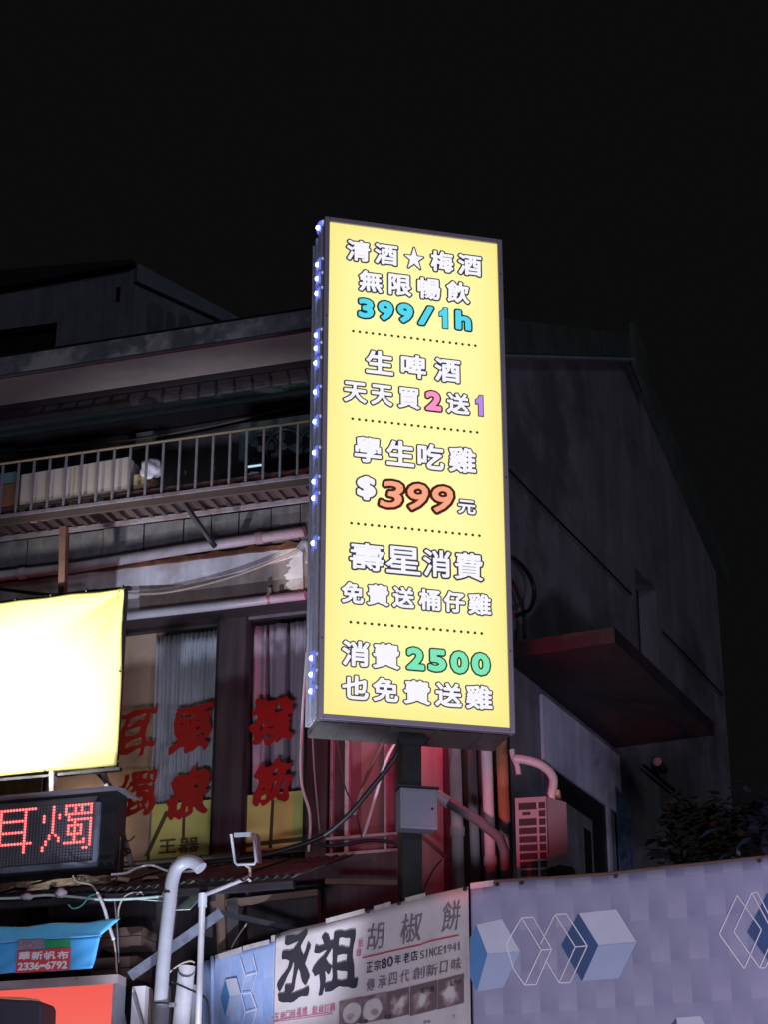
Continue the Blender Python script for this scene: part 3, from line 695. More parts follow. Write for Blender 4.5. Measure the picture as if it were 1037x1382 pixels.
# little boxes under the eave
for x, y, lb in ((194, 590, 'small pale junction box under the eave above the plastic bag'), (6, 612, 'small pale junction box under the eave at the far left')):
    q = pbox(L, x - 11, y - 7, x + 11, y + 7, .12, .08); MB().box(L, *q[:4], .005, .12).top('eave_box', 'pvc_grey', lb, 'electrical box')
mb = MB(); mb.tube([L.at(x, y, .14) for x, y in ((-20, 612), (100, 601), (190, 592), (300, 572), (412, 545))], .009, 6, spline=True); mb.top('cable', 'cable_tan', 'thin cable run along under the eave above the balcony', 'cable')
mb = MB(); mb.tube([L.at(x, y, .12) for x, y in ((180, 606), (260, 590), (340, 572), (412, 556))], .012, 6, spline=True); mb.top('cable', 'pvc_dark', 'darker cable just below the thin one under the eave', 'cable')

# horizontal pipes
def lpipe(name, lab, pts, off, r, mt, k=12, fit=()):
    t = thing(name, lab, 'pipe', L.at(pts[0][0], pts[0][1], off))
    MB().tube([L.at(x, y, off) for x, y in pts], r, k).part('tube', mt, t)
    for x, y in fit:
        a = L.at(x, y, off); MB().tube([a - L.e * .03, a + L.e * .03], r * 1.18, k).part('coupling', mt, t)
    return t
lpipe('drain_pipe', 'thick grey pipe running along under the balcony', ((-60, 784), (100, 766), (250, 741), (411, 717)), .40, .047, 'pvc_grey', fit=((350, 726), (30, 774)))
lpipe('drain_pipe', 'grey pipe running just above the tall windows', ((-60, 853), (165, 832), (290, 818), (412, 803)), .37, .040, 'pvc_light', fit=())
mb = MB(); c = L.at(363, 808, .37); mb.tube([c - L.e * .012 - Vector((0, 0, 0)), c + L.e * .012], .048, 12); mb.bar(c + Vector((0, 0, .04)), c + Vector((0, 0, .10)), .03, .01, up=L.n); mb.top('pipe_clamp', 'aluminium', 'metal clamp holding the pipe above the right hand window', 'clamp')
mb = MB(); mb.tube([L.at(x, y, .60) for x, y in ((403, 742), (412, 732), (418, 745), (416, 760))], .033, 10, spline=True); mb.top('pipe_elbow', 'pvc_grey', 'pipe elbow lit pink where the thick pipe meets the yellow sign', 'pipe')
mb = MB(); mb.tube([L.at(x, y, .35) for x, y in ((165, 801), (220, 800), (290, 785), (350, 765), (405, 741))], .011, 6, spline=True); mb.top('cable', 'cable_tan', 'sagging cable crossing the peeling wall above the windows', 'cable')
mb = MB(); mb.tube([L.at(x, y, .50) for x, y in ((-30, 793), (0, 795), (40, 800), (75, 803), (130, 797))], .016, 6, spline=True); mb.top('cable', 'black_rubber', 'thick dark cable behind the top of the yellow sheet', 'cable')
mb = MB(); a = L.at(86, 712, .9); b = L.at(84, 812, .9); mb.bar(a, b, .06, .06, up=L.n); mb.top('wooden_post', 'rusty_brown', 'reddish brown post between the balcony and the yellow sheet', 'post')

# centre bay: pipes, boards
def vpipe(x0, y0, x1, y1, off, r, mt, lab, cat='pipe', coup=()):
    t = thing('down_pipe', lab, cat, L.at(x1, y1, off)); a = L.at(x0, y0, off); b = L.at(x1, y1, off)
    MB().tube([a, b], r, 14).part('tube', mt, t)
    for s_ in coup: c = a.lerp(b, s_); MB().tube([c + Vector((0, 0, .035)), c - Vector((0, 0, .035))], r * 1.2, 14).part('coupling', mt, t)
    return t
mb = MB(); q = pbox(L, 567, 940, 599, 1240, .06, .05); mb.box(L, *q); mb.top('board', 'wood_red', 'flat reddish board beside the grey electrical box', 'board')
vpipe(612, 940, 622, 1240, .25, .050, 'pipe_white', 'wide pale pipe lit pink, first right of the electrical box', coup=(.62,))
vpipe(634, 940, 646, 1240, .16, .040, 'pvc_grey', 'duller pipe close behind the wide pale pipe')
vpipe(655, 940, 666, 1240, .42, .044, 'pipe_white', 'bright pink lit pipe in the middle of the pipes', coup=(.75,))
vpipe(675, 940, 682, 1110, .30, .046, 'pipe_orange', 'orange brown pipe at the right end of the pipes')
vpipe(681, 1110, 687, 1240, .30, .038, 'pvc_light', 'thin grey pipe below the orange brown pipe')
dp = thing('slanting_pipe', 'dark thick pipe slanting down across the upright pipes', 'pipe', L.at(681, 1150, .6))
MB().tube([L.at(x, y, .6) for x, y in ((590, 1073), (610, 1085), (650, 1110), (676, 1132), (682, 1150), (686, 1240))], .040, 12).part('tube', 'pvc_dark', dp)
MB().tube([L.at(590, 1073, .6), L.at(607, 1084, .6)], .048, 12).part('coupling', 'pipe_white', dp)
mb = MB(); mb.bar(L.at(560, 1120, .3), L.at(606, 1160, .3), .035, .035); mb.top('bracket', 'rusty_brown', 'short slanting bar below the electrical box', 'bar')
def cable(pts, off, r, mt, lab, P_=L, name='cable'):
    mb = MB(); mb.tube([P_.at(x, y, off) for x, y in pts], r, 6, spline=True); mb.top(name, mt, lab, 'cable')
cable(((548, 990), (543, 1005), (530, 1028), (500, 1065), (465, 1105), (420, 1135), (330, 1158), (200, 1170)), .75, .022, 'black_rubber', 'thick black cable sweeping down left from the post of the yellow sign')
cable(((533, 988), (546, 1000), (556, 1020), (562, 1045), (566, 1062)), 1.2, .008, 'cable_tan', 'thin pale wire from under the yellow sign to the electrical box')
cable(((517, 1000), (505, 1025), (490, 1060), (478, 1100)), .55, .016, 'rusty_brown', 'reddish cable left of the black post')
cable(((533, 1003), (520, 1030), (505, 1080), (490, 1130)), .5, .014, 'pipe_white', 'thin red lit cable hanging beside the black post')
cable(((455, 1000), (465, 1060), (478, 1090), (488, 1130)), .5, .006, 'black_rubber', 'thin black wire hanging before the narrow window')
cable(((597, 1160), (585, 1175), (575, 1195), (570, 1215)), .45, .006, 'black_rubber', 'thin black wire looped below the electrical box')
cable(((426, 1138), (450, 1142), (500, 1134), (540, 1138)), .5, .016, 'black_rubber', 'black cable lying level behind the post')
cable(((414, 880), (408, 960), (406, 1050), (418, 1100), (416, 1150)), .4, .012, 'pvc_grey', 'grey cable hanging down left of the yellow sign')
cable(((421, 975), (424, 1040), (432, 1130)), .4, .008, 'pvc_dark', 'thin dark cable below the left edge of the yellow sign')

# ================================================================== ROOFTOP HUT
HT = Plane(180, 20.5, -14); HS = Plane(180, 20.5, 46)
hut = thing('rooftop_hut', 'pale rooftop hut with a dark roof standing behind the long eave', 'hut', HT.at(100, 520, 0))
for _p in (HT, HS): _d = ray(181, 365); _p.P = Vector((_d.x / _d.y * 20.5, 20.5, 0))
hu0 = HT.uv(-200, 430)[0]; hz1 = HT.uv(178, 362)[1]; hz0 = ga[0] - .2
wz1, wz0 = HT.uv(72, 436)[1], hz0; wu = HT.uv(74, 470)[0]
MB().box(HT, hu0, wu, wz1, hz1, -.15, 0).part('wall', 'hut_wall', hut); MB().box(HT, wu + .001, 0, hz0, hz1, -.15, 0).part('wall', 'hut_wall', hut)
w = MB().box(HT, hu0, wu, wz1 - .05, wz1 - .001, -.12, -.02).part('window', 'frame_dark', hut); MB().box(HT, hu0, wu - .002, hz0, wz1 - .051, -.10, -.09).part('pane', 'frame_dark', w)
for x in (18, 50): u = HT.uv(x, 470)[0]; MB().box(HT, u - .02, u + .02, hz0, wz1 - .052, -.088, -.05).part('frame', 'dark_metal', w)
MB().prism(HT, [(hu0, HT.uv(-200, 430)[1] - .0), (0.02, hz1 - .0), (0.02, hz1 + .05), (hu0, hz1 + .25)][:4], -.3, .12).part('roof', 'roof_dark', hut)
q = pbox(HT, 157, 388, 162, 407, 0, .1); MB().box(HT, *q[:4], .001, .01).part('vent', 'frame_dark', hut)
e = HS.uv(316, 432); e0 = HS.uv(183, 365)
mb = MB(); mb.prism(HS, [(0.01, hz0), (e[0], hz0), (e[0], e[1] - .05), (0.01, hz1 - .08)], -.12, 0); mb.part('side_wall', 'hut_wall', hut)
mb = MB(); mb.prism(HS, [(0.0, hz1 - .20), (e[0] + .05, e[1] - .12), (e[0] + .05, e[1] + .02), (0.0, hz1 + .04)], .001, .06); mb.part('verge_board', 'hut_trim', hut)
for x, y0, y1, ww in ((208, 408, 470, 11), (230, 420, 470, 6), (250, 425, 470, 9)):
    a = HS.uv(x - ww, 440)[0]; b = HS.uv(x + ww, 440)[0]; zt2 = HS.uv(x, y0)[1]; m2 = (a + b) / 2; rr = (b - a) / 2
    pts = [(a, hz0), (b, hz0)] + [(m2 + rr * math.cos(t * .52), zt2 - .1 + .1 * math.sin(t * .52)) for t in range(0, 7)]
    MB().prism(HS, pts, .001, .004).part('stain', 'hut_stain', hut)

# ================================================================== GABLE HOUSE ON THE RIGHT
gh = thing('gable_house', 'tall dark gabled house wall receding right behind the yellow sign', 'house', G.w(3, 0, -2))
ridge = G.uv(846, 490); eaveR = G.uv(971, 775); eaveL = G.uv(686, 505)
zE = eaveL[1]; gE = eaveR
uEnd = G.uv(976, 900)[0]
sl = (ridge[1] - gE[1]) / (gE[0] - ridge[0])
# window opening built as real recess
wx0, wx1 = G.uv(862, 850)[0], G.uv(889, 850)[0]; wzt = (G.uv(862, 765)[1] + G.uv(886, 800)[1]) / 2; wzb = G.uv(862, 930)[1]
tri = [(-.1, 0), (wx0, 0), (wx0, ridge[1] - (wx0 - ridge[0]) * sl), (ridge[0], ridge[1]), (-.1, zE - .1)]
MB().prism(G, tri, -.25, 0).part('wall', 'gable_plaster', gh)
MB().prism(G, [(wx1, 0), (uEnd, 0), (uEnd, ridge[1] - (uEnd - ridge[0]) * sl), (wx1, ridge[1] - (wx1 - ridge[0]) * sl)], -.25, 0).part('wall', 'gable_plaster', gh)
MB().prism(G, [(wx0, wzt), (wx1, wzt), (wx1, ridge[1] - (wx1 - ridge[0]) * sl), (wx0, ridge[1] - (wx0 - ridge[0]) * sl)], -.25, -.0005).part('wall', 'gable_plaster', gh)
MB().box(G, wx0, wx1, 0, wzb, -.25, -.0005).part('wall', 'gable_plaster', gh)
w = MB().box(G, wx0, wx1, wzb, wzt, -.24, -.20).part('window', 'frame_dark', gh)
MB().box(G, wx0 + .15, wx1 - .1, wzb + .05, wzt - .1, -.199, -.195).part('pane', 'glass', w)
# verge boards and roof
def rake(p0, p1, t0, t1, o0, o1, m_):
    MB().prism(G, [p0, p1, (p1[0], p1[1] + t1), (p0[0], p0[1] + t0)], o0, o1).part('verge_board', m_, gh)
rz = G.uv(686, 458)[1] - eaveL[1]
rake((-.1, zE - .1), (ridge[0] - .05, ridge[1] + .02), rz, .30, .001, .10, 'green_trim')
rake((ridge[0] - .12, ridge[1] - .12), (ridge[0] + .28, ridge[1] - .30), .55, .55, .101, .16, 'green_trim')
rake((ridge[0] + .0, ridge[1] - .05), (gE[0] + .1, gE[1] - .12), .34, .30, .001, .09, 'green_trim')
MB().prism(G, [(-.1, zE - .13), (ridge[0] - .05, ridge[1] - .02), (ridge[0] - .05, ridge[1] + .015), (-.1, zE - .105)], .001, .13).part('flashing', 'hut_trim', gh)
MB().prism(G, [(-.2, zE + .1), (ridge[0], ridge[1] + .25), (uEnd + .2, ridge[1] + .25 - (uEnd + .2 - ridge[0]) * sl), (uEnd + .2, ridge[1] + .15 - (uEnd + .2 - ridge[0]) * sl), (ridge[0], ridge[1] + .15), (-.2, zE)], -6, -.26).part('roof', 'roof_dark', gh)
MB().box(G, uEnd - .25, uEnd, 0, gE[1] - .1, -6, -.251).part('rear_wall', 'gable_plaster', gh)
# horizontal band line and cable
def gcable(pts, off, r, mt, lab):
    mb = MB(); mb.tube([G.at(x, y, off) for x, y in pts], r, 6, spline=True); mb.top('cable', mt, lab, 'cable')
gcable(((686, 632), (740, 688), (795, 743), (853, 802)), .03, .011, 'black_rubber', 'long dark cable slanting across the upper gable wall')
gcable(((896, 853), (930, 888), (976, 938)), .03, .011, 'black_rubber', 'dark cable slanting across the gable wall right of its window')
gcable(((870, 1033), (905, 1062), (940, 1092), (975, 1120)), .05, .018, 'black_rubber', 'dark cable under the brown canopy running down to the plants')
gcable(((692, 752), (706, 764), (718, 782), (722, 802), (716, 822), (700, 830), (693, 832)), .15, .02, 'black_rubber', 'black cable loop hanging beside the right edge of the yellow sign')
gcable(((692, 785), (703, 810), (708, 828), (709, 862)), .12, .018, 'black_rubber', 'black cable hanging inside the loop above the canopy')
# canopy
zc0 = G.uv(700, 893)[1]; best = min((abs(G.uv(828, 852, o / 100)[1] - zc0), o / 100) for o in range(20, 260)); oc = best[1]
cu0 = G.uv(830, 850, oc)[0]; cu1 = G.uv(966, 1000, oc)[0]; zc = (zc0 + G.uv(966, 1003, oc)[1]) / 2
print('canopy', oc, cu0, cu1, zc0, zc)
cn = thing('canopy_slab', 'dark brown slab canopy jutting out from the gable wall', 'canopy', G.w((cu0 + cu1) / 2, zc, oc / 2))
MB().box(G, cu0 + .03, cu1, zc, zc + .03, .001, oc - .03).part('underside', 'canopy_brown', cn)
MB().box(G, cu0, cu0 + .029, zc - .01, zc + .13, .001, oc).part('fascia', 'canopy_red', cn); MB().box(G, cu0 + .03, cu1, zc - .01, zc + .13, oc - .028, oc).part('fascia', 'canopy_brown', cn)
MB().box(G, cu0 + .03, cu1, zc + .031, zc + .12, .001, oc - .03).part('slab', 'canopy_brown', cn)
# light plaster panel with the black doorway under the canopy
pu = [G.uv(733, 938, .03)[0], G.uv(821, 1006, .03)[0]]; pz = (G.uv(733, 938, .03)[1] + G.uv(821, 1006, .03)[1]) / 2
du = G.uv(745, 1031, .03)[0]; dz = (G.uv(743.6, 1031, .03)[1] + G.uv(821.8, 1089, .03)[1]) / 2; du1 = G.uv(823, 1130, .03)[0]
MB().box(G, pu[0], pu[1] + .35, dz, pz, .001, .03).part('plaster_panel', 'panel_plaster', gh, label='pale plaster over the black doorway')
MB().box(G, pu[0] - .02, du, 0, dz - .001, .001, .03).part('plaster_panel', 'gable_plaster', gh)
MB().box(G, du1, du1 + .08, 0, dz - .001, .001, .03).part('plaster_panel', 'panel_plaster', gh, label='pale strip beside the black doorway')
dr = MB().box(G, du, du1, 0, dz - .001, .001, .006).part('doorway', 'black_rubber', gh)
d2 = [G.uv(752, 1060, .02)[0], G.uv(800, 1110, .02)[0]]; dz2 = G.uv(800, 1108, .02)[1]
MB().box(G, d2[0], d2[1], 0, dz2, .0065, .022).part('door', 'old_plaster', dr); MB().box(G, d2[1] - .25, d2[1] - .06, 0, dz2 - .12, .0225, .026).part('door_glass', 'black_rubber', dr)
nu = [G.uv(831, 1062, .03)[0], G.uv(851, 1085, .03)[0]]
ntc = MB().prism(G, [(nu[0], 3.5), (nu[1] + .1, 3.5), (nu[1], G.uv(850, 1090, .03)[1]), (nu[0], G.uv(831, 1060, .03)[1])], .031, .037).top('wall_notice', 'blue_notice', 'tall narrow blue notice on the wall right of the black doorway', 'notice')
mb = MB(); mb.tube([G.at(888, 1028, .08), G.at(897, 1040, .08)], .05, 8); mb.top('wall_lamp', 'pvc_grey', 'small pale fitting under the far end of the brown canopy', 'fitting')
# air conditioner
AC = Plane(716, 15.1, -12)
a0 = AC.uv(697, 1120)[0]; a1 = AC.uv(739, 1120)[0]; at = AC.uv(716, 1076)[1]; ab = AC.uv(716, 1215)[1]
ACs = Plane(739, 15.1, 42); ACs.P = AC.w(a1, 0, 0); ACs.P.z = 0
ac = thing('air_conditioner', 'outdoor air conditioner with a slatted front lit red, above the patterned hoarding', 'air conditioner', AC.w((a0 + a1) / 2, ab, -.2))
dA = ACs.uv(766, 1120)[0]; print('dA', dA)
b_ = MB(); bk = [AC.w(a0, 0, 0), AC.w(a1, 0, 0), ACs.w(dA, 0, 0), AC.w(a0, 0, 0) + ACs.e * dA]
b_.hexa([Vector((p.x, p.y, ab)) - AC.n * .02 for p in bk] + [Vector((p.x, p.y, at)) - AC.n * .02 for p in bk]); b_.part('casing', 'ac_case', ac)
cA, cB, cC_, cD = AC.uv(701, 1100)[0], AC.uv(725, 1100)[0], AC.uv(728, 1100)[0], AC.uv(737, 1100)[0]
MB().box(AC, a0 + .012, cD + .004, ab, at - .035, -.0195, -.012).part('coil', 'ac_dark', ac)
for u0, u1 in ((a0, cA), (cB, cC_), (cD, a1)): MB().box(AC, u0, u1, ab, at, -.011, .0).part('front_frame', 'ac_case', ac)
zs_ = AC.uv(712, 1083)[1]; pit = .064
i = 0; zz = at
rows = [1083, 1096, 1105, 1116, 1127, 1138, 1150, 1161, 1172, 1184, 1195]
MB().box(AC, cA, cB, AC.uv(712, 1083)[1], at, -.011, -.0005).part('slat', 'ac_case', ac)
for k, y in enumerate((1098.5, 1115.5, 1127, 1138.5, 1150, 1161.5, 1173, 1184.5, 1196)):
    zz = AC.uv(712, y)[1]; hh = .034 if k == 0 else .008
    MB().box(AC, cA, cB, zz - hh, zz + hh, -.011, -.0005).part('slat', 'ac_case', ac)
MB().box(AC, cC_, cD, AC.uv(732, 1082)[1], at, -.011, -.0005).part('slat', 'ac_case', ac)
for y in (1092, 1103, 1114.5, 1126, 1137.5, 1149, 1160.5, 1172, 1183.5, 1195):
    zz = AC.uv(732, y)[1]; MB().box(AC, cC_, cD, zz - .007, zz + .007, -.011, -.0005).part('slat', 'ac_case', ac)
zz = AC.uv(712, 1098)[1]; MB().box(AC, cA + .03, cA + .09, zz - .012, zz + .012, .0, .003).part('badge', 'ac_dark', ac)
hs = thing('insulated_hose', 'pale wrapped hose curving from the dark wall down to the air conditioner', 'hose', AC.at(744, 1075, -.1))
MB().tube([AC.at(x, y, -.1) for x, y in ((696, 1024), (712, 1026), (730, 1032), (743, 1042), (748, 1055), (744, 1078))], .035, 10, spline=True).part('upper_run', 'pipe_white', hs)
MB().tube([AC.at(x, y, -.12) for x, y in ((692, 1012), (694, 1022), (699, 1033), (701, 1045))], .022, 8, spline=True).part('short_end', 'pipe_white', hs)
mb = MB(); q = pbox(AC, 748, 1066, 756, 1073, -.1, .1); mb.box(AC, *q); mb.top('carton', 'yellow_carton', 'small yellowish scrap on top of the air conditioner', 'scrap')
lump(AC.at(756, 1180, .25), .09, 21, (1.3, .8, .7)).top('debris_bundle', 'canopy_brown', 'brown bundle lying on the hoarding top in front of the air conditioner', 'bundle')
mb = MB(); q = pbox(AC, 736, 1177, 762, 1192, .27, .06); mb.box(AC, *q); mb.top('paper_scrap', 'print_white', 'crumpled pale paper beside the brown bundle on the hoarding', 'paper')
MB().box(L, .03, .16, 0, lz(700, 860, .1), -.5, .1).top('corner_pillar', 'dark_wall', 'dark narrow pillar between the pipes and the gable wall', 'pillar')

# ================================================================== HOARDINGS
def wav(u, z_): return .0016 * math.sin(u * 9 + z_ * 2) + .0010 * math.sin(u * 21 + z_ * 5)
def sheet(P_, top, ybot, off, mt, name, label, cat, thick=.004, nu=80, nv=20, parent=None, pname=None):
    """top: list of photo points along the upper edge"""
    tp = [P_.uv(x, y, off) for x, y in top]; us = [t[0] for t in tp]; zs2 = [t[1] for t in tp]
    zb_ = min(P_.uv(x, ybot, off)[1] for x, _ in top)
    def fn(a, b):
        u = us[0] + (us[-1] - us[0]) * a; zt2 = float(np.interp(u, us, zs2)); zz = zb_ + (zt2 - zb_) * b; return P_.w(u, zz, off + wav(u, zz))
    mb = MB(); mb.grid(fn, nu, nv, uvfn=lambda a, b: (us[0] + (us[-1] - us[0]) * a, zb_ + (float(np.interp(us[0] + (us[-1] - us[0]) * a, us, zs2)) - zb_) * b))
    o = mb.top(name, mt, label, cat) if parent is None else mb.part(pname, mt, parent)
    solid(o, thick); return o, us, zs2, zb_
hd = thing('hoarding', 'long purplish grey hoarding sheet printed with cubes at lower right', 'hoarding', HR.at(850, 1382))
topR = [(636, 1197), (668, 1190), (740, 1185.5), (820, 1180), (900, 1171), (960, 1165), (1037, 1156.5), (1110, 1150)]
o, usR, zsR, zbR = sheet(HR, topR, 1500, 0, 'hoarding_print', '', '', '', nu=160, parent=hd, pname='sheet')
mb = MB(); mb.tube([HR.w(u, zz + .004, 0) for u, zz in zip(usR, zsR)], .011, 6); mb.part('top_rail', 'rusty_brown', hd)
for x in (672, 705, 832, 1026): p = HR.at(x, float(np.interp(x, [t[0] for t in topR], [t[1] for t in topR])) + 4, .012); MB().tube([p, p + HR.n * .008], .014, 8).part('grommet', 'dark_metal', hd)
def prnt(P_, pts, mt, par, off=.005, name='printed_cube', K_=2.373, ox=600, oy=1140):
    mb = MB(); q = [P_.uv(ox + x / K_, oy + y / K_) for x, y in pts]; mb.face([P_.w(a, b, off) for a, b in q]); return mb.part(name, mt, par)
def pline(P_, pts, mt, par, w_=.0075, off=.008, K_=2.373, ox=600, oy=1140, name='printed_line'):
    mb = MB(); q = [P_.uv(ox + x / K_, oy + y / K_) for x, y in pts]
    for a, b in zip(q[:-1], q[1:]):
        d = Vector((b[0] - a[0], b[1] - a[1])).normalized(); nx, nz = -d.y * w_ / 2, d.x * w_ / 2
        mb.face([P_.w(a[0] + nx, a[1] + nz, off), P_.w(b[0] + nx, b[1] + nz, off), P_.w(b[0] - nx, b[1] - nz, off), P_.w(a[0] - nx, a[1] - nz, off)])
    return mb.part(name, mt, par)
prnt(HR, [(105, 257), (187, 238), (245, 342), (140, 350)], 'print_cube_light', hd); prnt(HR, [(140, 351), (245, 343), (192, 457), (107, 470)], 'print_cube_mid', hd)
prnt(HR, [(103, 258), (139, 350), (106, 469), (84, 425), (84, 300)], 'print_cube_blue', hd)
prnt(HR, [(432, 220), (553, 207), (618, 312), (495, 322)], 'print_cube_light', hd); prnt(HR, [(495, 323), (618, 313), (562, 428), (443, 437)], 'print_cube_mid', hd)
prnt(HR, [(431, 221), (494, 322), (442, 437), (376, 322)], 'print_cube_dark', hd)
prnt(HR, [(745, 555), (822, 549), (850, 600), (900, 700), (760, 700)], 'print_cube_light', hd); prnt(HR, [(744, 556), (759, 700), (690, 700), (725, 580)], 'print_cube_dark', hd)
prnt(HR, [(1036, 155), (1090, 200), (1090, 330), (1040, 372), (972, 280)], 'print_cube_dark', hd)
for pl in ([(200, 320), (250, 235), (287, 233), (346, 335), (296, 448), (260, 450), (313, 338), (250, 235)], [(313, 338), (346, 335)], [(200, 320), (225, 400), (260, 450)],
           [(310, 320), (357, 225), (393, 222), (460, 325), (405, 442), (370, 443), (422, 328), (357, 225)], [(422, 328), (460, 325)], [(330, 375), (370, 443)],
           [(940, 163), (1018, 273), (963, 398), (883, 287), (940, 163)], [(987, 155), (930, 280), (1012, 395), (1030, 395), (1080, 300), (1005, 153), (987, 155), (1060, 290), (1012, 395)]):
    pline(HR, pl, 'print_line', hd)
# left run: blue tarp then white banner
tp = thing('blue_tarpaulin', 'light blue tarpaulin with a printed cube, left of the white banner', 'tarpaulin', HL.at(320, 1382))
topL = [(288, 1291), (300, 1283), (330, 1278), (372, 1266)]
sheet(HL, topL, 1500, -.01, 'tarp_print', '', '', '', parent=tp, pname='sheet', nu=30)
mb = MB(); za = [HL.at(x, y, -.02) for x, y in ((269, 1300), (290, 1290), (290, 1500), (272, 1500))]; mb.grid(lambda a, b: za[3].lerp(za[2], a).lerp(za[0].lerp(za[1], a), b) + HL.n * (.03 * math.sin(a * 9)), 12, 6); solid(mb.part('side_flap', 'tarp_print', tp), .004)
KZ = dict(K_=3.457, ox=180, oy=1040)
prnt(HL, [(430, 975), (482, 967), (502, 1045), (450, 1055)], 'print_cube_light', tp, **KZ); prnt(HL, [(450, 1056), (502, 1046), (480, 1140), (430, 1146)], 'print_cube_mid', tp, **KZ)
prnt(HL, [(429, 976), (449, 1056), (429, 1146), (408, 1060)], 'print_cube_blue', tp, **KZ)
for pl in ([(500, 880), (525, 960), (578, 945), (560, 865)], [(505, 1043), (550, 1038), (578, 1115), (525, 1130), (505, 1045)], [(525, 960), (505, 1043)], [(578, 945), (550, 1038)], [(525, 1130), (505, 1200)], [(578, 1115), (555, 1200)]): pline(HL, pl, 'print_line', tp, **KZ)
def hemseg(P_, a, b, hpx, off, par):
    q = [P_.uv(a[0], a[1], off), P_.uv(b[0], b[1], off), P_.uv(b[0], b[1] + hpx, off), P_.uv(a[0], a[1] + hpx, off)]; mb = MB(); mb.prism(P_, q[::-1], off, off + .005); mb.part('hem', 'hem_cream', par)
hemseg(HL, (291, 1289), (326, 1278), 7, .004, tp); hemseg(HL, (328, 1277), (363, 1268), 6, .004, tp); hemseg(HL, (366, 1263), (372, 1262), 8, .004, tp)
bn = thing('shop_banner', 'white banner with large black brush characters and small food pictures', 'banner', HL.at(500, 1382))
topB = [(371, 1262), (390, 1255), (430, 1246), (445, 1243), (470, 1235.5), (500, 1228), (540, 1217), (580, 1208), (600, 1203), (633, 1196)]
topB = [(x, y + random.uniform(-.8, .8)) for x, y in topB]
o, usB, zsB, zbB = sheet(HL, topB, 1500, .012, 'banner_white', '', '', '', parent=bn, pname='sheet', nu=120)
hemseg(HR, (636, 1192), (667, 1188), 8, .012, hd)
for x0, x1 in ((440, 492), (505, 528), (548, 575)):
    ya, yb = [float(np.interp(x, [t[0] for t in topB], [t[1] for t in topB])) for x in (x0, x1)]; hemseg(HL, (x0, ya - 4), (x1, yb - 4), 6, .020, bn)
for x, y in ((376, 1263), (629, 1200), (540, 1219), (497, 1230)): p = HL.at(x, y, .03); MB().tube([p, p + HL.n * .01], .016, 7).part('grommet', 'dark_metal', bn)
KB = 3.7036
def btxt(chars, mt, g, off=.024, shear=0, slope=0, res=40, par=bn, brush=0):
    mb = MB()
    for ch, x0, x1, y0, y1 in chars:
        X0, X1, Y0, Y1 = 360 + x0 / KB, 360 + x1 / KB, 1190 + y0 / KB, 1190 + y1 / KB; xm = (X0 + X1) / 2; ym = (Y0 + Y1) / 2
        u0 = HL.uv(X0, ym, off)[0]; u1 = HL.uv(X1, ym, off)[0]; z1 = HL.uv(xm, Y0, off)[1]; z0 = HL.uv(xm, Y1, off)[1]; pd = g * (z1 - z0)
        glyph(mb, ch, u0 + pd, u1 - pd, z0 + pd, z1 - pd, [(g, off, 0)], (lambda u, z_, o_, c=(u0 + u1) / 2: HL.w(u, z_ + (u - c) * slope, o_)), res=res, shear=shear, brush=brush)
    mb.part('lettering', mt, par)
btxt([('丞', 60, 220, 255, 590), ('祖', 225, 455, 240, 550)], 'ink_black', .026, shear=.08, brush=.038, res=60)
btxt([('胡', 500, 585, 205, 340), ('椒', 672, 775, 155, 305), ('餅', 880, 970, 95, 245)], 'ink_grey', .004, shear=.15, brush=.018, res=50)
def row(tx, cells, y0, y1, h): return [(c, a, b, (y0 + (y1 - y0) * i / (len(cells) - 1)) - h / 2, (y0 + (y1 - y0) * i / (len(cells) - 1)) + h / 2) for i, (c, (a, b)) in enumerate(zip(tx, cells))]
btxt(row('正宗80年老店', [(497,527),(535,568),(573,600),(604,632),(641,673),(684,716),(722,757)], 428, 370, 52), 'ink_black', .015, res=22)
w_ = 22; btxt(row('SINCE1941', [(768 + i * 23 + (7 if i == 1 else 0), 768 + i * 23 + (12 if i == 1 else 19)) for i in range(9)], 365, 322, 42), 'ink_grey', .012, res=20)
btxt(row('傳承四代創新口味', [(497,537),(555,600),(612,652),(668,715),(732,790),(798,855),(868,905),(925,975)], 515, 412, 62), 'ink_grey', .010, res=30, shear=.1, brush=.010)
btxt(row('五種口味選擇歡迎訂購', [(34,60),(64,88),(92,114),(118,142),(146,170),(174,200),(224,250),(254,280),(284,308),(312,340)], 682, 630, 40), 'ink_pink', .012, res=20)
btxt([('印', 446, 468, 335, 378), ('記', 455, 478, 290, 328)], 'ink_pink', .03, res=20)
KB2 = dict(K_=KB, ox=360, oy=1190)
pline(HL, [(490, 383), (620, 353), (780, 318), (830, 300), (972, 270)], 'ink_red', bn, w_=.012, off=.026, **KB2, name='red_rule'); pline(HL, [(30, 705), (340, 662)], 'ink_pink', bn, w_=.008, off=.026, **KB2, name='pink_rule')
for i, (x0, x1, y0, y1, s_) in enumerate(((360, 474, 600, 730, 27), (477, 598, 575, 710, 27), (602, 712, 552, 690, 27), (718, 850, 524, 672, 33), (856, 986, 492, 640, 34))):
    q = [HL.uv(360 + x / KB, 1190 + y / KB, .024) for x, y in ((x0, y1 + 0), (x1, y1 - s_), (x1, y0 - s_), (x0, y0))]
    mb = MB(); mb.face([HL.w(a, b, .024) for a, b in q], 0, [(0, 0), (1, 0), (1, 1), (0, 1)]); mb.part('food_picture', 'food_print_' + 'abcde'[i], bn)
btxt([('起', 775, 795, 530, 556), ('司', 798, 818, 526, 552), ('蛋', 821, 842, 522, 550), ('起', 918, 936, 495, 522), ('司', 939, 957, 492, 518), ('牛', 960, 978, 488, 514)], 'ink_black', .012, off=.028, res=16)
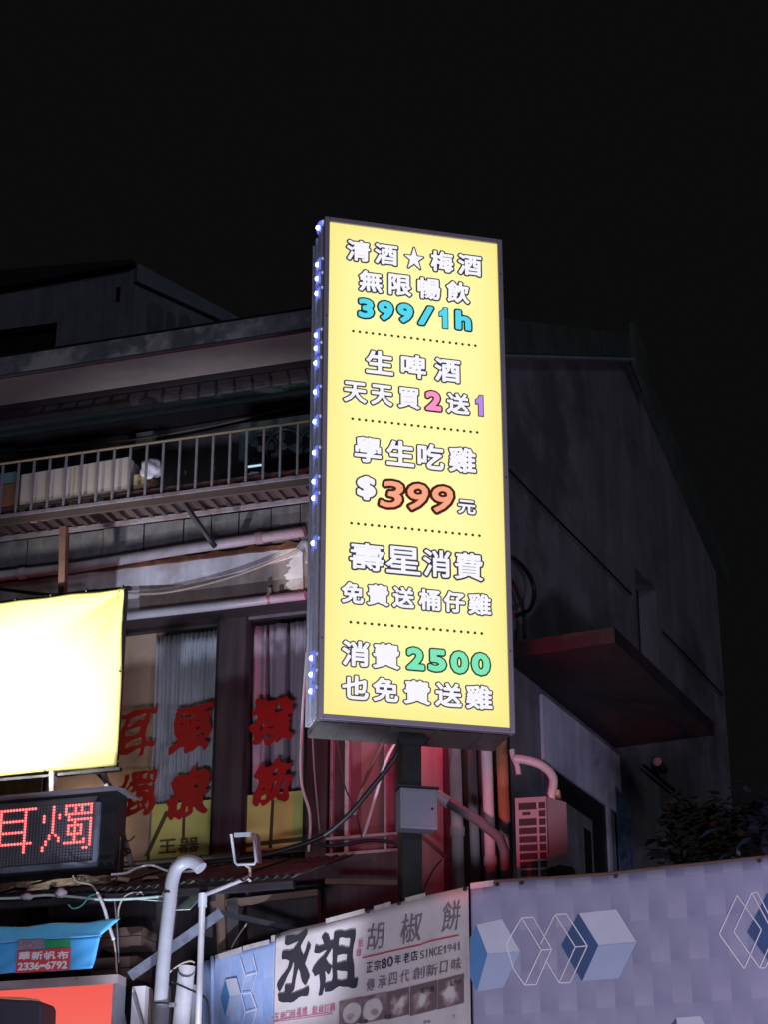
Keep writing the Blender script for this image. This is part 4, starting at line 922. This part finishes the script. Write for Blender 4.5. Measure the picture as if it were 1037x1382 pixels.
btxt([('招', 460, 480, 690, 711), ('牌', 483, 503, 686, 709), ('經', 590, 606, 664, 686), ('典', 609, 625, 660, 684)], 'ink_black', .012, off=.028, res=16)
btxt([('原', 785, 800, 694, 711), ('味', 804, 820, 690, 708), ('元', 930, 945, 662, 680)], 'ink_grey', .012, off=.028, res=14)

# ================================================================== LEFT STALL FRONT
OF = 1.15
a = L.uv(165, 793, OF); b = L.uv(160.5, 1032, OF); yu0 = lu(-330, 900, OF); yz1 = a[1]; yz0 = (b[1] + lz(0, 1047, OF)) / 2; yu1 = (a[0] + b[0]) / 2
ys = thing('yellow_sheet', 'blank bright yellow sheet stretched on a frame, lit by a floodlight', 'billboard', L.w((yu0 + yu1) / 2, yz0, OF - .03))
def fn(p, q_):
    u = yu0 + (yu1 - yu0) * p; zz = yz0 + (yz1 - yz0) * q_; du_ = yu1 - u; dv = yz1 - zz
    k_ = math.exp(-(du_ ** 2 + dv ** 2) / .35); an = math.atan2(dv, du_ + 1e-4)
    w2 = .020 * k_ * math.sin(an * 9) + .006 * math.sin(u * 7 + zz * 3) + .004 * math.sin(zz * 9 - u * 4)
    sg = -.008 * abs(math.sin((u - yu1) * 6.5)) * q_ ** 6
    return L.w(u + .012 * math.sin(q_ * 5) * (p > .99), zz + sg, OF + w2)
solid(MB().grid(fn, 120, 60).part('sheet', 'yellow_tarp', ys), .004)
for zz, o_ in ((yz1 + .012, OF - .05), (yz0 - .02, OF - .05)): MB().box(L, yu0, yu1 + .02, zz - .015, zz + .012, o_ - .03, o_ + .02).part('frame_bar', 'dark_metal', ys)
MB().box(L, yu1 - .03, yu1 - .012, yz0 + .01, yz1 - .01, OF - .08, OF - .045).part('frame_bar', 'dark_metal', ys)
for k in range(8): u = yu1 - .02 - k * .33; MB().tube([L.w(u, yz1 - .006, OF + .03), L.w(u, yz1 + .02, OF)], .007, 6).part('tie', 'dark_metal', ys)
for x, y in ((162, 906), (160, 1028), (60, 1040)): p = L.at(x, y, OF + .02); MB().tube([p, p + L.n * .012], .010, 7).part('tie', 'dark_metal', ys)
# floodlight that lights the sheet, off to the left
fl = L.w(lu(-30, 900, OF), yz0 + .45, OF + 1.1); tgt = L.w(lu(45, 930, OF), (yz0 + yz1) / 2, OF)
flt = thing('floodlight', 'small floodlight on an arm lighting the yellow sheet', 'lamp', fl)
dr_ = (tgt - fl).normalized()
MB().tube([fl - dr_ * .12, fl - dr_ * .02], .07, 12).part('lamp_head', 'dark_metal', flt); MB().tube([fl - dr_ * .1, fl - dr_ * .1 - Vector((0, 0, .5)), L.w(lu(-75, 900, OF), yz0 - .3, OF)], .012, 6).part('arm', 'dark_metal', flt)
lamp('SPOT', 'floodlight_lamp', fl, tgt, 500, (1, .96, .86), .05, spot=100, blend=1)

# LED message board
OL = 1.30
q0 = L.uv(132, 1120, OL); lzt = (lz(0, 1082, OL) + lz(133, 1080, OL)) / 2; lzb = (lz(0, 1178, OL) + lz(133, 1170, OL)) / 2; lu0 = lu(-330, 1120, OL); lu1 = lu(153, 1120, OL)
lb_ = thing('led_board', 'black LED message board with red dotted characters under the yellow sheet', 'sign', L.w((lu0 + lu1) / 2, lzb, OL - .1))
lzt2 = lz(100, 1071, OL)
MB().box(L, lu0, lu1, lzb - .02, lzt2, OL - .22, OL - .02).part('housing', 'black_metal', lb_)
rw = lu(133, 1120, OL)
MB().box(L, lu0, rw, lzb, lzb + .045, OL - .019, OL + .012).part('rim', 'steel_blue', lb_); MB().box(L, rw - .035, rw, lzb + .0455, lz(130, 1083, OL), OL - .019, OL + .012).part('rim', 'steel_blue', lb_)
MB().box(L, lu0, rw - .036, lzb + .046, lzt2 - .03, OL - .019, OL - .012).part('led_face', 'led_face', lb_)
mb = MB(); mb.prism(L, [(lu0, lzt2 + .001), (lu1 + .0, lzt2 + .001), (lu1 + .10, lzt2 - .03), (lu1 + .10, lzt2 - .012), (lu1, lzt2 + .022), (lu0, lzt2 + .022)], OL - .26, OL + .05); mb.part('rain_cover', 'pvc_dark', lb_)
px_ = lu(60, 1120, OL) - lu(0, 1120, OL); pit = px_ / 60 * 4.15
EAR = {(c, 0) for c in range(15)} | {(c, r) for c in (3, 11) for r in range(1, 13)} | {(c, r) for r in (4, 8) for c in range(3, 12)} | {(c, 12) for c in range(0, 14)} | {(11, 13), (11, 14), (11, 15)}
CANDLE = {(3, r) for r in range(10)} | {(0, 3), (0, 4), (0, 5), (5, 3), (5, 4), (2, 10), (4, 10), (2, 11), (5, 11), (1, 12), (5, 12), (1, 13), (0, 14), (0, 15)} | {(c, r) for r in (0, 3) for c in range(7, 16)} | \
    {(c, r) for c in (7, 10, 12, 15) for r in (1, 2)} | {(8, 4)} | {(c, 5) for c in range(8, 16)} | {(15, r) for r in range(5, 15)} | {(13, 15), (14, 15)} | {(c, r) for r in (7, 10) for c in range(8, 13)} | {(8, 8), (12, 8), (8, 9), (12, 9)} | \
    {(10, r) for r in range(6, 13)} | {(c, 13) for c in range(7, 14)} | {(13, 12)}
lit = set(); ztop = lz(60, 1090, OL); zstep = pit * .85
k_right = int((lu(127, 1120, OL) - lu0) / pit)
for g_, x0 in ((EAR, k_right - 16 - 17), (CANDLE, k_right - 16)):
    for i, j in g_: lit.add((x0 + i, j))
on = MB(); off_ = MB()
for r_ in range(26):
    for c_ in range(int((rw - .036 - lu0) / pit) - 0):
        u = lu0 + (c_ + .5) * pit; zz = ztop - r_ * zstep
        if zz < lzb + .06: continue
        t_ = on if (c_, r_) in lit else off_; rad = .0112 if t_ is on else .0082
        t_.face([L.w(u + rad * math.cos(t), zz + rad * math.sin(t), OL - (.004 if t_ is on else .011)) for t in (0, 1.047, 2.094, 3.1416, 4.19, 5.236)])
        if t_ is off_: t_.box(L, u - rad, u + rad, zz + rad, zz + rad + .004, OL - .012, OL - .004)
        else: t_.tube([L.w(u, zz, OL - .011), L.w(u, zz, OL - .0045)], rad * .9, 6)
on.part('lit_led', 'led_red', lb_, kind='stuff', label='red lit dots forming characters'); off_.part('unlit_led', 'led_unlit', lb_, kind='stuff')
# struts
def bar(x0, y0, x1, y1, off, w_, mt, name, lab, cat='bar', off2=None):
    MB().bar(L.at(x0, y0, off), L.at(x1, y1, off if off2 is None else off2), w_, w_ * .6).top(name, mt, lab, cat)
bar(71, 1042, 71, 1070, 1.12, .065, 'print_white', 'strut', 'short white strut between the yellow sheet and the LED board', 'strut')
bar(137, 1035, 178, 1168, .95, .055, 'steel_blue', 'angle_iron', 'slanting steel angle right of the LED board', 'bar')
bar(128, 1040, 150, 1062, .9, .05, 'dark_metal', 'strut', 'dark strut under the right corner of the yellow sheet', 'strut')
# wire tangle
def tangle(cx, cy, rx, ry, n_, off, mt, lab, seed, r=.007):
    rnd = random.Random(seed); pts = []
    for i in range(n_): an = i * 2.1 + rnd.uniform(-.5, .5); rr = rnd.uniform(.5, 1); pts.append(L.at(cx + rx * rr * math.cos(an), cy + ry * rr * math.sin(an), off + rnd.uniform(-.06, .06)))
    mb = MB(); mb.tube(pts, r, 5, spline=True); mb.top('wire_tangle', mt, lab, 'wires')
tangle(157, 1140, 9, 14, 16, 1.1, 'black_rubber', 'tangle of black wires beside the LED board', 4)
tangle(163, 1150, 14, 10, 12, 1.0, 'black_rubber', 'second loose tangle of black wires under the slanting steel angle', 5)
tangle(118, 1186, 18, 8, 12, 1.25, 'cable_tan', 'brown wires bunched under the LED board', 6, .006)
cable(((163, 1128), (172, 1135), (180, 1130), (181, 1128)), 1.0, .006, 'black_rubber', 'short stray wire end beside the tangle')
# corrugated roof over the stalls
zf = lz(60, 1207, 1.45); zbk = lz(250, 1171, .07)
rf = thing('stall_roof', 'dark corrugated sheet roof littered with scraps above the blue awning', 'roof', L.w(-3, zf, 1.0))
uE = lu(425, 1190, .9); ur0 = lu(-330, 1190, 1.4); npan = 9
for k in range(npan):
    ua_ = ur0 + (uE - ur0) * k / npan; ub_ = ur0 + (uE - ur0) * (k + 1) / npan + .04; dzp = .012 * (k % 2)
    o = MB().grid(lambda p, q_: L.w(ua_ + (ub_ - ua_) * p, zf + (zbk - zf) * q_ + .014 * math.sin(p * (ub_ - ua_) * 80) + dzp, 1.45 - 1.38 * q_), 48, 4).part('roof_sheet', 'corrugated', rf); solid(o, .003)
MB().tube([L.at(x, y, 1.47) for x, y in ((-60, 1213), (20, 1212), (60, 1208), (95, 1210), (140, 1214), (190, 1212), (232, 1208))], .011, 6, spline=True).part('edge_strip', 'pale_green', rf)
MB().bar(L.w(ur0, zf - .05, 1.38), L.w(uE, zf - .05, 1.38), .05, .05).part('purlin', 'frame_dark', rf)
def onroof(x, y, lift=.03):
    lo, hi = .05, 1.6
    for _ in range(30):
        m_ = (lo + hi) / 2; zz = lz(x, y, m_); zr_ = zf + (zbk - zf) * (1.45 - m_) / 1.38 + lift
        if zz > zr_: hi = m_
        else: lo = m_
    return (lo + hi) / 2
def patch(pts, off, mt, lab, name='plastic_scrap', cat='scrap', off2=None):
    mb = MB(); n_ = len(pts); offs = [off] * n_ if off2 is None else [off if i < n_ / 2 else off2 for i in range(n_)]
    q = [L.at(x, y, o_ if off2 is None or off > 1.3 else onroof(x, y)) for (x, y), o_ in zip(pts, offs)]; mb.face(q); o = mb.top(name, mt, lab, cat); solid(o, .006)
patch([(235, 1228), (256, 1227), (278, 1203), (262, 1205)], 1.45, 'pale_green', 'pale green sheet tilted down right of the bent grey pipe', off2=1.2)
patch([(180, 1213), (222, 1216), (243, 1199), (215, 1206)], 1.45, 'pale_green', 'pale green torn sheet left of the bent grey pipe', off2=1.2)
patch([(20, 1197), (35, 1198), (44, 1193), (22, 1193)], 1.0, 'pale_green', 'small pale scrap on the roof at the far left', off2=.95)
patch([(67, 1195), (73, 1196), (78, 1190), (70, 1190)], 1.0, 'pale_green', 'tiny pale scrap on the roof under the LED board', off2=.95)
patch([(150, 1187), (172, 1190), (175, 1185), (158, 1183)], .9, 'pale_green', 'pale scrap on the roof below the wire tangle', off2=.85)
patch([(192, 1186), (214, 1185), (212, 1182), (198, 1182)], .8, 'pale_green', 'pale scrap on the roof behind the bent grey pipe', off2=.75)
cable(((150, 1180), (170, 1178), (185, 1171), (205, 1168), (230, 1176), (270, 1175)), 1.3, .010, 'cable_white', 'white cable snaking over the stall roof below the window')
lump(L.at(36, 1210, 1.5), .035, 31, (1.5, .6, .7), 8).top('sealant_lump', 'pvc_grey', 'grey lump on the roof edge at the left', 'lump'); lump(L.at(81, 1205, 1.5), .045, 32, (1, .6, .8), 8).top('sealant_lump', 'pvc_grey', 'grey lump of wires on the roof edge under the LED board', 'lump')
cable(((92, 1221), (98, 1226), (110, 1222), (120, 1210), (128, 1207)), 1.5, .007, 'cable_teal', 'short teal wire hanging from the roof edge')
cable(((131, 1205), (140, 1225), (147, 1250), (153, 1268)), 1.5, .014, 'cable_white', 'white cable hanging down past the blue awning corner')
cable(((98, 1182), (104, 1190), (122, 1194), (131, 1205)), 1.45, .007, 'cable_tan', 'tan wire hanging from under the LED board')
cable(((153, 1268), (156, 1290), (158, 1330), (162, 1390)), 1.45, .008, 'cable_tan', 'thin cable hanging beside the lit red sign')
cable(((154, 1212), (156, 1235), (158, 1255), (160, 1300)), 1.4, .007, 'steel_blue', 'thin bluish wire hanging right of the awning corner')
cable(((159, 1238), (160, 1225), (166, 1212), (178, 1205), (192, 1206)), 1.4, .008, 'cable_tan', 'twisted yellowish wire curling at the roof edge')
cable(((184, 1208), (190, 1204), (196, 1212), (204, 1210)), 1.4, .008, 'cable_white', 'white wire end curling at the roof edge left of the bent pipe')
cable(((162, 1130), (160, 1165), (155, 1200), (158, 1230)), 1.2, .008, 'black_rubber', 'black wire dropping from the tangle to the awning')
cable(((225, 1315), (240, 1303), (255, 1297), (262, 1299)), 1.2, .008, 'cable_tan', 'pale wire arching behind the bent grey pipe')
cable(((232, 1325), (255, 1335), (275, 1345), (281, 1360), (283, 1390)), 1.3, .008, 'black_rubber', 'black wire crossing low between the two grey poles')
cable(((310, 1300), (312, 1280), (322, 1262), (333, 1246)), .6, .007, 'cable_tan', 'thin pale wire in the dark above the blue tarpaulin')

# blue awning with its maker's label
OA = 1.75
aw = thing('blue_awning', 'blue tarpaulin awning with a red and white label on its valance', 'awning', L.at(60, 1310, OA))
at0 = lz(80, 1246, OA - .07); am = lz(80, 1266, OA); ab_ = (lz(20, 1312, OA) + lz(125, 1308, OA)) / 2; aR = lu(162, 1241, OA - .07); aR2 = lu(135, 1265, OA); aR3 = lu(125, 1308, OA); aL = lu(-330, 1270, OA)
solid(MB().grid(lambda p, q_: L.w(aL + ((aR2 + (aR - aR2) * q_) - aL) * p, am + (at0 - am) * q_ + .008 * math.sin(p * 40) * q_, OA - .07 * q_), 60, 8).part('top_cloth', 'blue_tarp_lit', aw), .003)
solid(MB().grid(lambda p, q_: L.w(aL + ((aR3 + (aR2 - aR3) * q_) - aL) * p, ab_ + (am - .004 - ab_) * q_ + .004 * math.sin(p * 25), OA + .001 + .012 * math.sin(p * 34 + q_ * 3) * (1 - q_) + .006 * math.sin(p * 70 - q_ * 9) * (1 - q_)), 90, 10).part('valance', 'blue_tarp', aw), .003)
MB().tube([L.w(aL, am, OA - .01), L.w(aR2, am, OA - .01)], .012, 6).part('front_tube', 'blue_tarp', aw)
OQ = OA + .026
def aq(x0, y0, x1, y1, mt, o_=OQ, nm='label'):
    p = L.uv(x0, (y0 + y1) / 2, o_); r = L.uv(x1, (y0 + y1) / 2, o_); xm = (x0 + x1) / 2; return MB().box(L, p[0], r[0], L.uv(xm, y1, o_)[1], L.uv(xm, y0, o_)[1], o_ - .003, o_).part(nm, mt, aw)
lab_ = aq(22, 1281, 94, 1311, 'label_red'); aq(24, 1268, 59, 1280, 'label_grey'); aq(60, 1268, 94, 1279, 'label_green')
def atxt(tx, x0, x1, y0l, y0r, h, g, res=24):
    mb = MB(); n_ = len(tx)
    for i, ch in enumerate(tx):
        xa = x0 + (x1 - x0) * i / n_; xb = x0 + (x1 - x0) * (i + .86) / n_; yc = y0l + (y0r - y0l) * i / (n_ - 1)
        if ch == '-': continue_ = True
        u0 = lu(xa, yc, OQ + .002); u1 = lu(xb, yc, OQ + .002); z1 = lz((xa + xb) / 2, yc - h / 2, OQ + .002); z0 = lz((xa + xb) / 2, yc + h / 2, OQ + .002)
        if ch == '-': z0, z1 = (z0 + z1) / 2 - .006, (z0 + z1) / 2 + .006
        glyph(mb, ch, u0, u1, z0, z1, [(g if ch != '-' else .3, OQ + .002, 0)], L.w, res=res if ch != '-' else 8)
    mb.part('lettering', 'print_white', aw)
atxt('華新帆布', 25, 94, 1290, 1289, 10.5, .035); atxt('2336-6792', 24, 91, 1304.5, 1302, 9.5, .06)

# lit red sign below
rs = thing('red_lightbox', 'plain red lit lightbox in a pale metal frame at the lower left', 'sign', L.at(60, 1400, 1.5))
OR = 1.6; rt = (lz(0, 1340, OR) + lz(152, 1325, OR)) / 2; ru = lu(152, 1350, OR); rl = lu(-330, 1350, OR); rb = lz(80, 1520, OR)
MB().grid(lambda p, q_: L.w(rl + (ru - rl) * p, rb + (rt - rb) * q_, OR), 12, 8).part('face_panel', 'red_panel', rs)
ft = lz(80, 1320, OR) + .0
MB().box(L, rl, ru + .035, rt, ft, OR - .14, OR + .012).part('top_frame', 'red_lit_frame', rs); MB().box(L, ru, ru + .035, rb, rt - .001, OR - .14, OR + .012).part('side_frame', 'aluminium', rs)
MB().box(L, rl, ru - .001, rb, rt - .001, OR - .14, OR - .01).part('housing', 'dark_metal', rs)
MB().tube([L.at(103, 1321, OR + .013), L.at(103, 1321, OR + .02)], .008, 8).part('screw', 'dark_metal', rs)
bc = thing('covered_box', 'dark cloth covered box standing in front of the lit red sign', 'box', L.at(20, 1400, 2.0))
q = [L.uv(x, y, 2.0) for x, y in ((-60, 1349), (-5, 1347), (53, 1350), (56, 1357), (53, 1500), (-60, 1500))]
o = MB().prism(L, q[::-1], 1.75, 2.0).part('cover', 'black_cloth', bc); bevel(o, .02)
MB().tube([L.at(-10, 1346, 2.0), L.at(28, 1347, 2.0), L.at(52, 1350, 2.0)], .007, 6).part('piping', 'yellow_carton', bc)

# wooden pieces behind the awning corner
for (x0, y0, x1, y1), lb in (((133, 1252, 190, 1276), 'upper brown wooden box end beside the awning corner'), ((122, 1292, 184, 1322), 'lower brown wooden box end under the awning corner')):
    q = pbox(L, x0, y0, x1, y1, .9, .3); t = thing('wooden_crate', lb, 'crate', L.w((q[0] + q[1]) / 2, q[2], .75)); h2 = (q[2] + q[3]) / 2
    MB().box(L, q[0], q[1], q[2], h2 - .004, .6, .9).part('plank', 'wood', t); MB().box(L, q[0], q[1], h2 + .004, q[3], .6, .9).part('plank', 'wood', t); MB().box(L, q[0] + .01, q[1] - .01, q[2] + .005, q[3] - .005, .61, .88).part('back', 'black_metal', t)
# dark things between poles
q = pbox(L, 176, 1331, 194, 1420, 1.2, .1); MB().box(L, *q).top('white_panel', 'print_white', 'narrow white panel standing between the red sign and the bent pipe', 'panel')
bar(160, 1342, 172, 1420, 1.25, .05, 'pvc_grey', 'grey_post', 'grey post just right of the lit red sign', 'post'); bar(180, 1340, 197, 1400, 1.25, .03, 'rail_paint', 'thin_stick', 'thin stick leaning across the narrow white panel', 'stick')
bar(200, 1335, 204, 1420, 1.1, .07, 'wood', 'dark_post', 'dark brown post left of the bent grey pipe', 'post'); bar(226, 1330, 228, 1420, 1.1, .05, 'wood', 'dark_post', 'dark brown post right of the bent grey pipe', 'post')
MB().tube([L.at(252, 1304, 1.15), L.at(240, 1420, 1.15)], .065, 12).top('loose_pipe', 'pvc_grey', 'thick grey pipe end standing behind the thin pole', 'pipe')
MB().tube([L.at(262, 1330, 1.0), L.at(256, 1420, 1.0)], .04, 10).top('loose_pipe', 'pvc_dark', 'darker pipe beside the thick grey pipe end', 'pipe')
mb = MB(); mb.bar(L.at(175, 1318, 1.3), L.at(298, 1232, 1.0), .03, .075); mb.top('angle_iron', 'steel_blue', 'bluish steel bar slanting up behind the bent grey pipe', 'bar')
mb = MB(); mb.bar(L.at(298, 1232, 1.0), L.at(430, 1262, .6), .03, .04); mb.top('angle_iron', 'dark_metal', 'dark steel bar running right from the bluish bar', 'bar')
# backing wall of the stall (dark)
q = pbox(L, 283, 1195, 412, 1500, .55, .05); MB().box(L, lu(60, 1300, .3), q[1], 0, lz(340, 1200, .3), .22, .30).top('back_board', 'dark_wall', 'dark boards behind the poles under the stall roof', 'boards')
bar(300, 1200, 303, 1330, .5, .12, 'wood', 'wooden_post', 'dim brown wooden post in the dark above the blue tarpaulin', 'post'); bar(318, 1215, 320, 1310, .45, .16, 'dark_wall', 'dark_board', 'dim upright board behind the blue tarpaulin', 'board')
MB().bar(L.at(285, 1222, .5), L.at(430, 1205, .5), .06, .05).top('wooden_beam', 'wood', 'dim wooden beam in the dark left of the post', 'beam')
MB().bar(L.at(440, 1190, .5), L.at(540, 1192, .5), .05, .04).top('wooden_beam', 'wood', 'dim beam just left of the black post foot', 'beam')
lump(L.at(120, 1215, .6), .12, 40, (2.4, .6, .5)).top('dark_bundle', 'black_cloth', 'dark bundle in the gap over the blue awning', 'bundle')
# bent grey pipe
OP = 1.7
cp = thing('bent_pipe', 'big pale grey pipe bent over like a walking stick', 'pipe', L.at(213, 1420, OP))
MB().tube([L.at(x, y, OP) for x, y in ((214, 1420), (217, 1345), (222, 1280), (229, 1215), (232, 1190), (238, 1172), (250, 1163), (262, 1164), (271, 1172))], .052, 16, spline=True).part('tube', 'pvc_light', cp)
a = L.at(228.5, 1207, OP); MB().tube([a, a + Vector((0, 0, .02))], .056, 16).part('joint_ring', 'pvc_dark', cp)
MB().tube([L.at(214, 1420, OP), L.at(216.5, 1357, OP)], .060, 16).part('sleeve', 'pvc_light', cp)
a = L.at(218, 1357, OP); MB().tube([a, a + Vector((0, 0, .015))], .064, 16).part('clamp', 'aluminium', cp); MB().bar(a + L.e * .06, a + L.e * .11, .02, .03).part('clamp_bolt', 'aluminium', cp)
tpz = thing('thin_pole', 'thin pale pole with a collar, between the bent pipe and the blue tarpaulin', 'pole', L.at(268, 1420, 1.5))
MB().tube([L.at(273, 1208, 1.5), L.at(270, 1300, 1.5), L.at(266, 1420, 1.5)], .024, 10).part('tube', 'pvc_grey', tpz); MB().tube([L.at(273.5, 1206, 1.5), L.at(273, 1224, 1.5)], .033, 10).part('collar', 'pvc_light', tpz)
MB().tube([L.at(274, 1208, 1.5), L.at(295, 1200, 1.5), L.at(320, 1190, 1.4), L.at(336, 1184, 1.4)], .017, 8).top('arm_tube', 'pvc_grey', 'thin tube rising right from the thin pole to the lamp bracket', 'tube')
fb = thing('lamp_bracket', 'white rectangular metal bracket tilted upright below the right window', 'bracket', L.at(336, 1190, 1.4))
fp = [(311.5, 1126), (317, 1164), (320, 1167), (343, 1166), (345, 1162), (341, 1124)]
MB().tube([L.at(x, y, 1.4) for x, y in fp], .011, 8).part('frame', 'pvc_light', fb); MB().bar(L.at(316, 1127, 1.4), L.at(338, 1126, 1.4), .02, .03).part('cross_bar', 'pvc_light', fb)
MB().prism(L, [L.uv(x, y, 1.37) for x, y in ((341, 1124), (346, 1125), (349, 1163), (345, 1164))][::-1], 1.30, 1.385).part('side_plate', 'pvc_dark', fb)
MB().tube([L.at(332, 1168, 1.4), L.at(337, 1172, 1.4), L.at(337, 1190, 1.4)], .012, 8).part('stem', 'cable_tan', fb)

# plants at the right
def plant(name, lab, cx, cy, rx, ry, n_, mt, seed, off, Pl=None):
    rnd = random.Random(seed); Pl = Pl or G; base = Pl.at(cx, cy + ry, off); t = thing(name, lab, 'plant', base)
    lf = MB(); st_ = MB()
    for b_i in range(7):
        p = Pl.at(cx + rnd.uniform(-rx, rx) * .6, cy + rnd.uniform(-ry, ry) * .7, off + rnd.uniform(-.3, .3)); st_.tube([base, base.lerp(p, .5) + Vector((0, 0, .1)), p], .008, 5, spline=True)
        for k in range(n_ // 7):
            c = p + Vector((rnd.gauss(0, .16), rnd.gauss(0, .16), rnd.gauss(0, .13))); d = Vector((rnd.uniform(-1, 1), rnd.uniform(-1, 1), rnd.uniform(-.6, .3))).normalized(); s_ = d.cross(Vector((0, 0, 1))).normalized() * .045; ln = rnd.uniform(.10, .20)
            lf.face([c, c + d * ln * .4 + s_, c + d * ln, c + d * ln * .4 - s_ + Vector((0, 0, .01))])
    lf.part('leaves', mt, t, kind='stuff'); st_.part('stems', 'bark', t)
PL = Plane(980, 17.5, 0)
plant('potted_shrub', 'dark leafy shrub behind the hoarding at the foot of the gable wall', 955, 1118, 34, 26, 900, 'leaf', 1, 0, PL)
plant('potted_shrub', 'bluish lit leafy plant at the right edge above the hoarding', 1018, 1112, 18, 20, 230, 'leaf_blue', 2, .2, PL)
mb = MB(); mb.tube([PL.at(996, 1098, .1), PL.at(998, 1180, .1)], .02, 8); mb.top('thin_stake', 'pvc_grey', 'thin pale stake among the plants above the hoarding', 'stake')

# reflected yellow sign painted as a film on the foot of both panes
fm = bpy.data.materials.new('painted_reflection'); fm.use_nodes = True; M['painted_reflection'] = fm
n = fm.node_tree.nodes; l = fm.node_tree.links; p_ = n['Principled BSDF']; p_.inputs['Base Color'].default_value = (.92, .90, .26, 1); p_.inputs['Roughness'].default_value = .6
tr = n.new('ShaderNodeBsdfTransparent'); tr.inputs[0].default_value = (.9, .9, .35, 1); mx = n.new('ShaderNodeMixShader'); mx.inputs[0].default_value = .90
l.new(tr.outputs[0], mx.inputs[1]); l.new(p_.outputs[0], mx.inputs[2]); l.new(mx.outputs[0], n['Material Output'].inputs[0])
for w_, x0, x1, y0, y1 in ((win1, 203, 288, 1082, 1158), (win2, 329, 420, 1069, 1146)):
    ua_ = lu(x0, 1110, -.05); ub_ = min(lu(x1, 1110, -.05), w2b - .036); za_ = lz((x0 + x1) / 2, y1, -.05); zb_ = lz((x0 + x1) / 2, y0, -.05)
    MB().box(L, ua_, ub_, za_, zb_, -.0645, -.0640).part('painted_reflection', 'painted_reflection', w_)
for ch, x0, x1, y0, y1 in (('王', 214, 237, 1134, 1152), ('器', 241, 268, 1132, 1151)):  # characters of the reflected sign, painted dark
    a = L.uv(x0, 1140, -.048); b = L.uv(x1, 1140, -.048); mb = MB(); glyph(mb, ch, a[0], b[0], lz(x0, y1, -.048), lz(x0, y0, -.048), [(.03, -.0485, 0)], L.w, res=24); mb.part('lettering', 'reflection_dark', win1)  # dark characters of the painted sign reflection
for w_, pts in ((win1, [(194, 1156), (200, 1156), (228, 1096), (223, 1094)]), (win1, [(246, 1100), (250, 1100), (249, 1134), (245, 1134)]), (win2, [(366, 1080), (370, 1080), (367, 1145), (362, 1145)]), (win2, [(332, 1144), (332, 1138), (409, 1129), (409, 1135)])):  # shadows of poles painted as dark bands on the panes
    MB().prism(L, [L.uv(x, y, -.0655) for x, y in pts], -.0638, -.0634).part('pole_shadow', 'reflection_dark', w_)
# red lamp fixed between the yellow sign and the wall; it reddens the pipes and the curtain edge
lamp('POINT', 'red_light', L.at(600, 915, .62), (0, 0, 0), 50, (1, .06, .18), .10)
lamp('SPOT', 'red_light', (-2.5, 7.0, 2.2), AC.at(692, 1105, 0), 1700, (1, .035, .10), .08, spot=6.4, blend=.7)  # narrow red spot added to redden the air conditioner and nearby pipes
lamp('POINT', 'room_light', L.at(112, 1105, -.15), (0, 0, 0), 6, (1, .80, .62), .03)
bpy.data.objects.remove(_o)
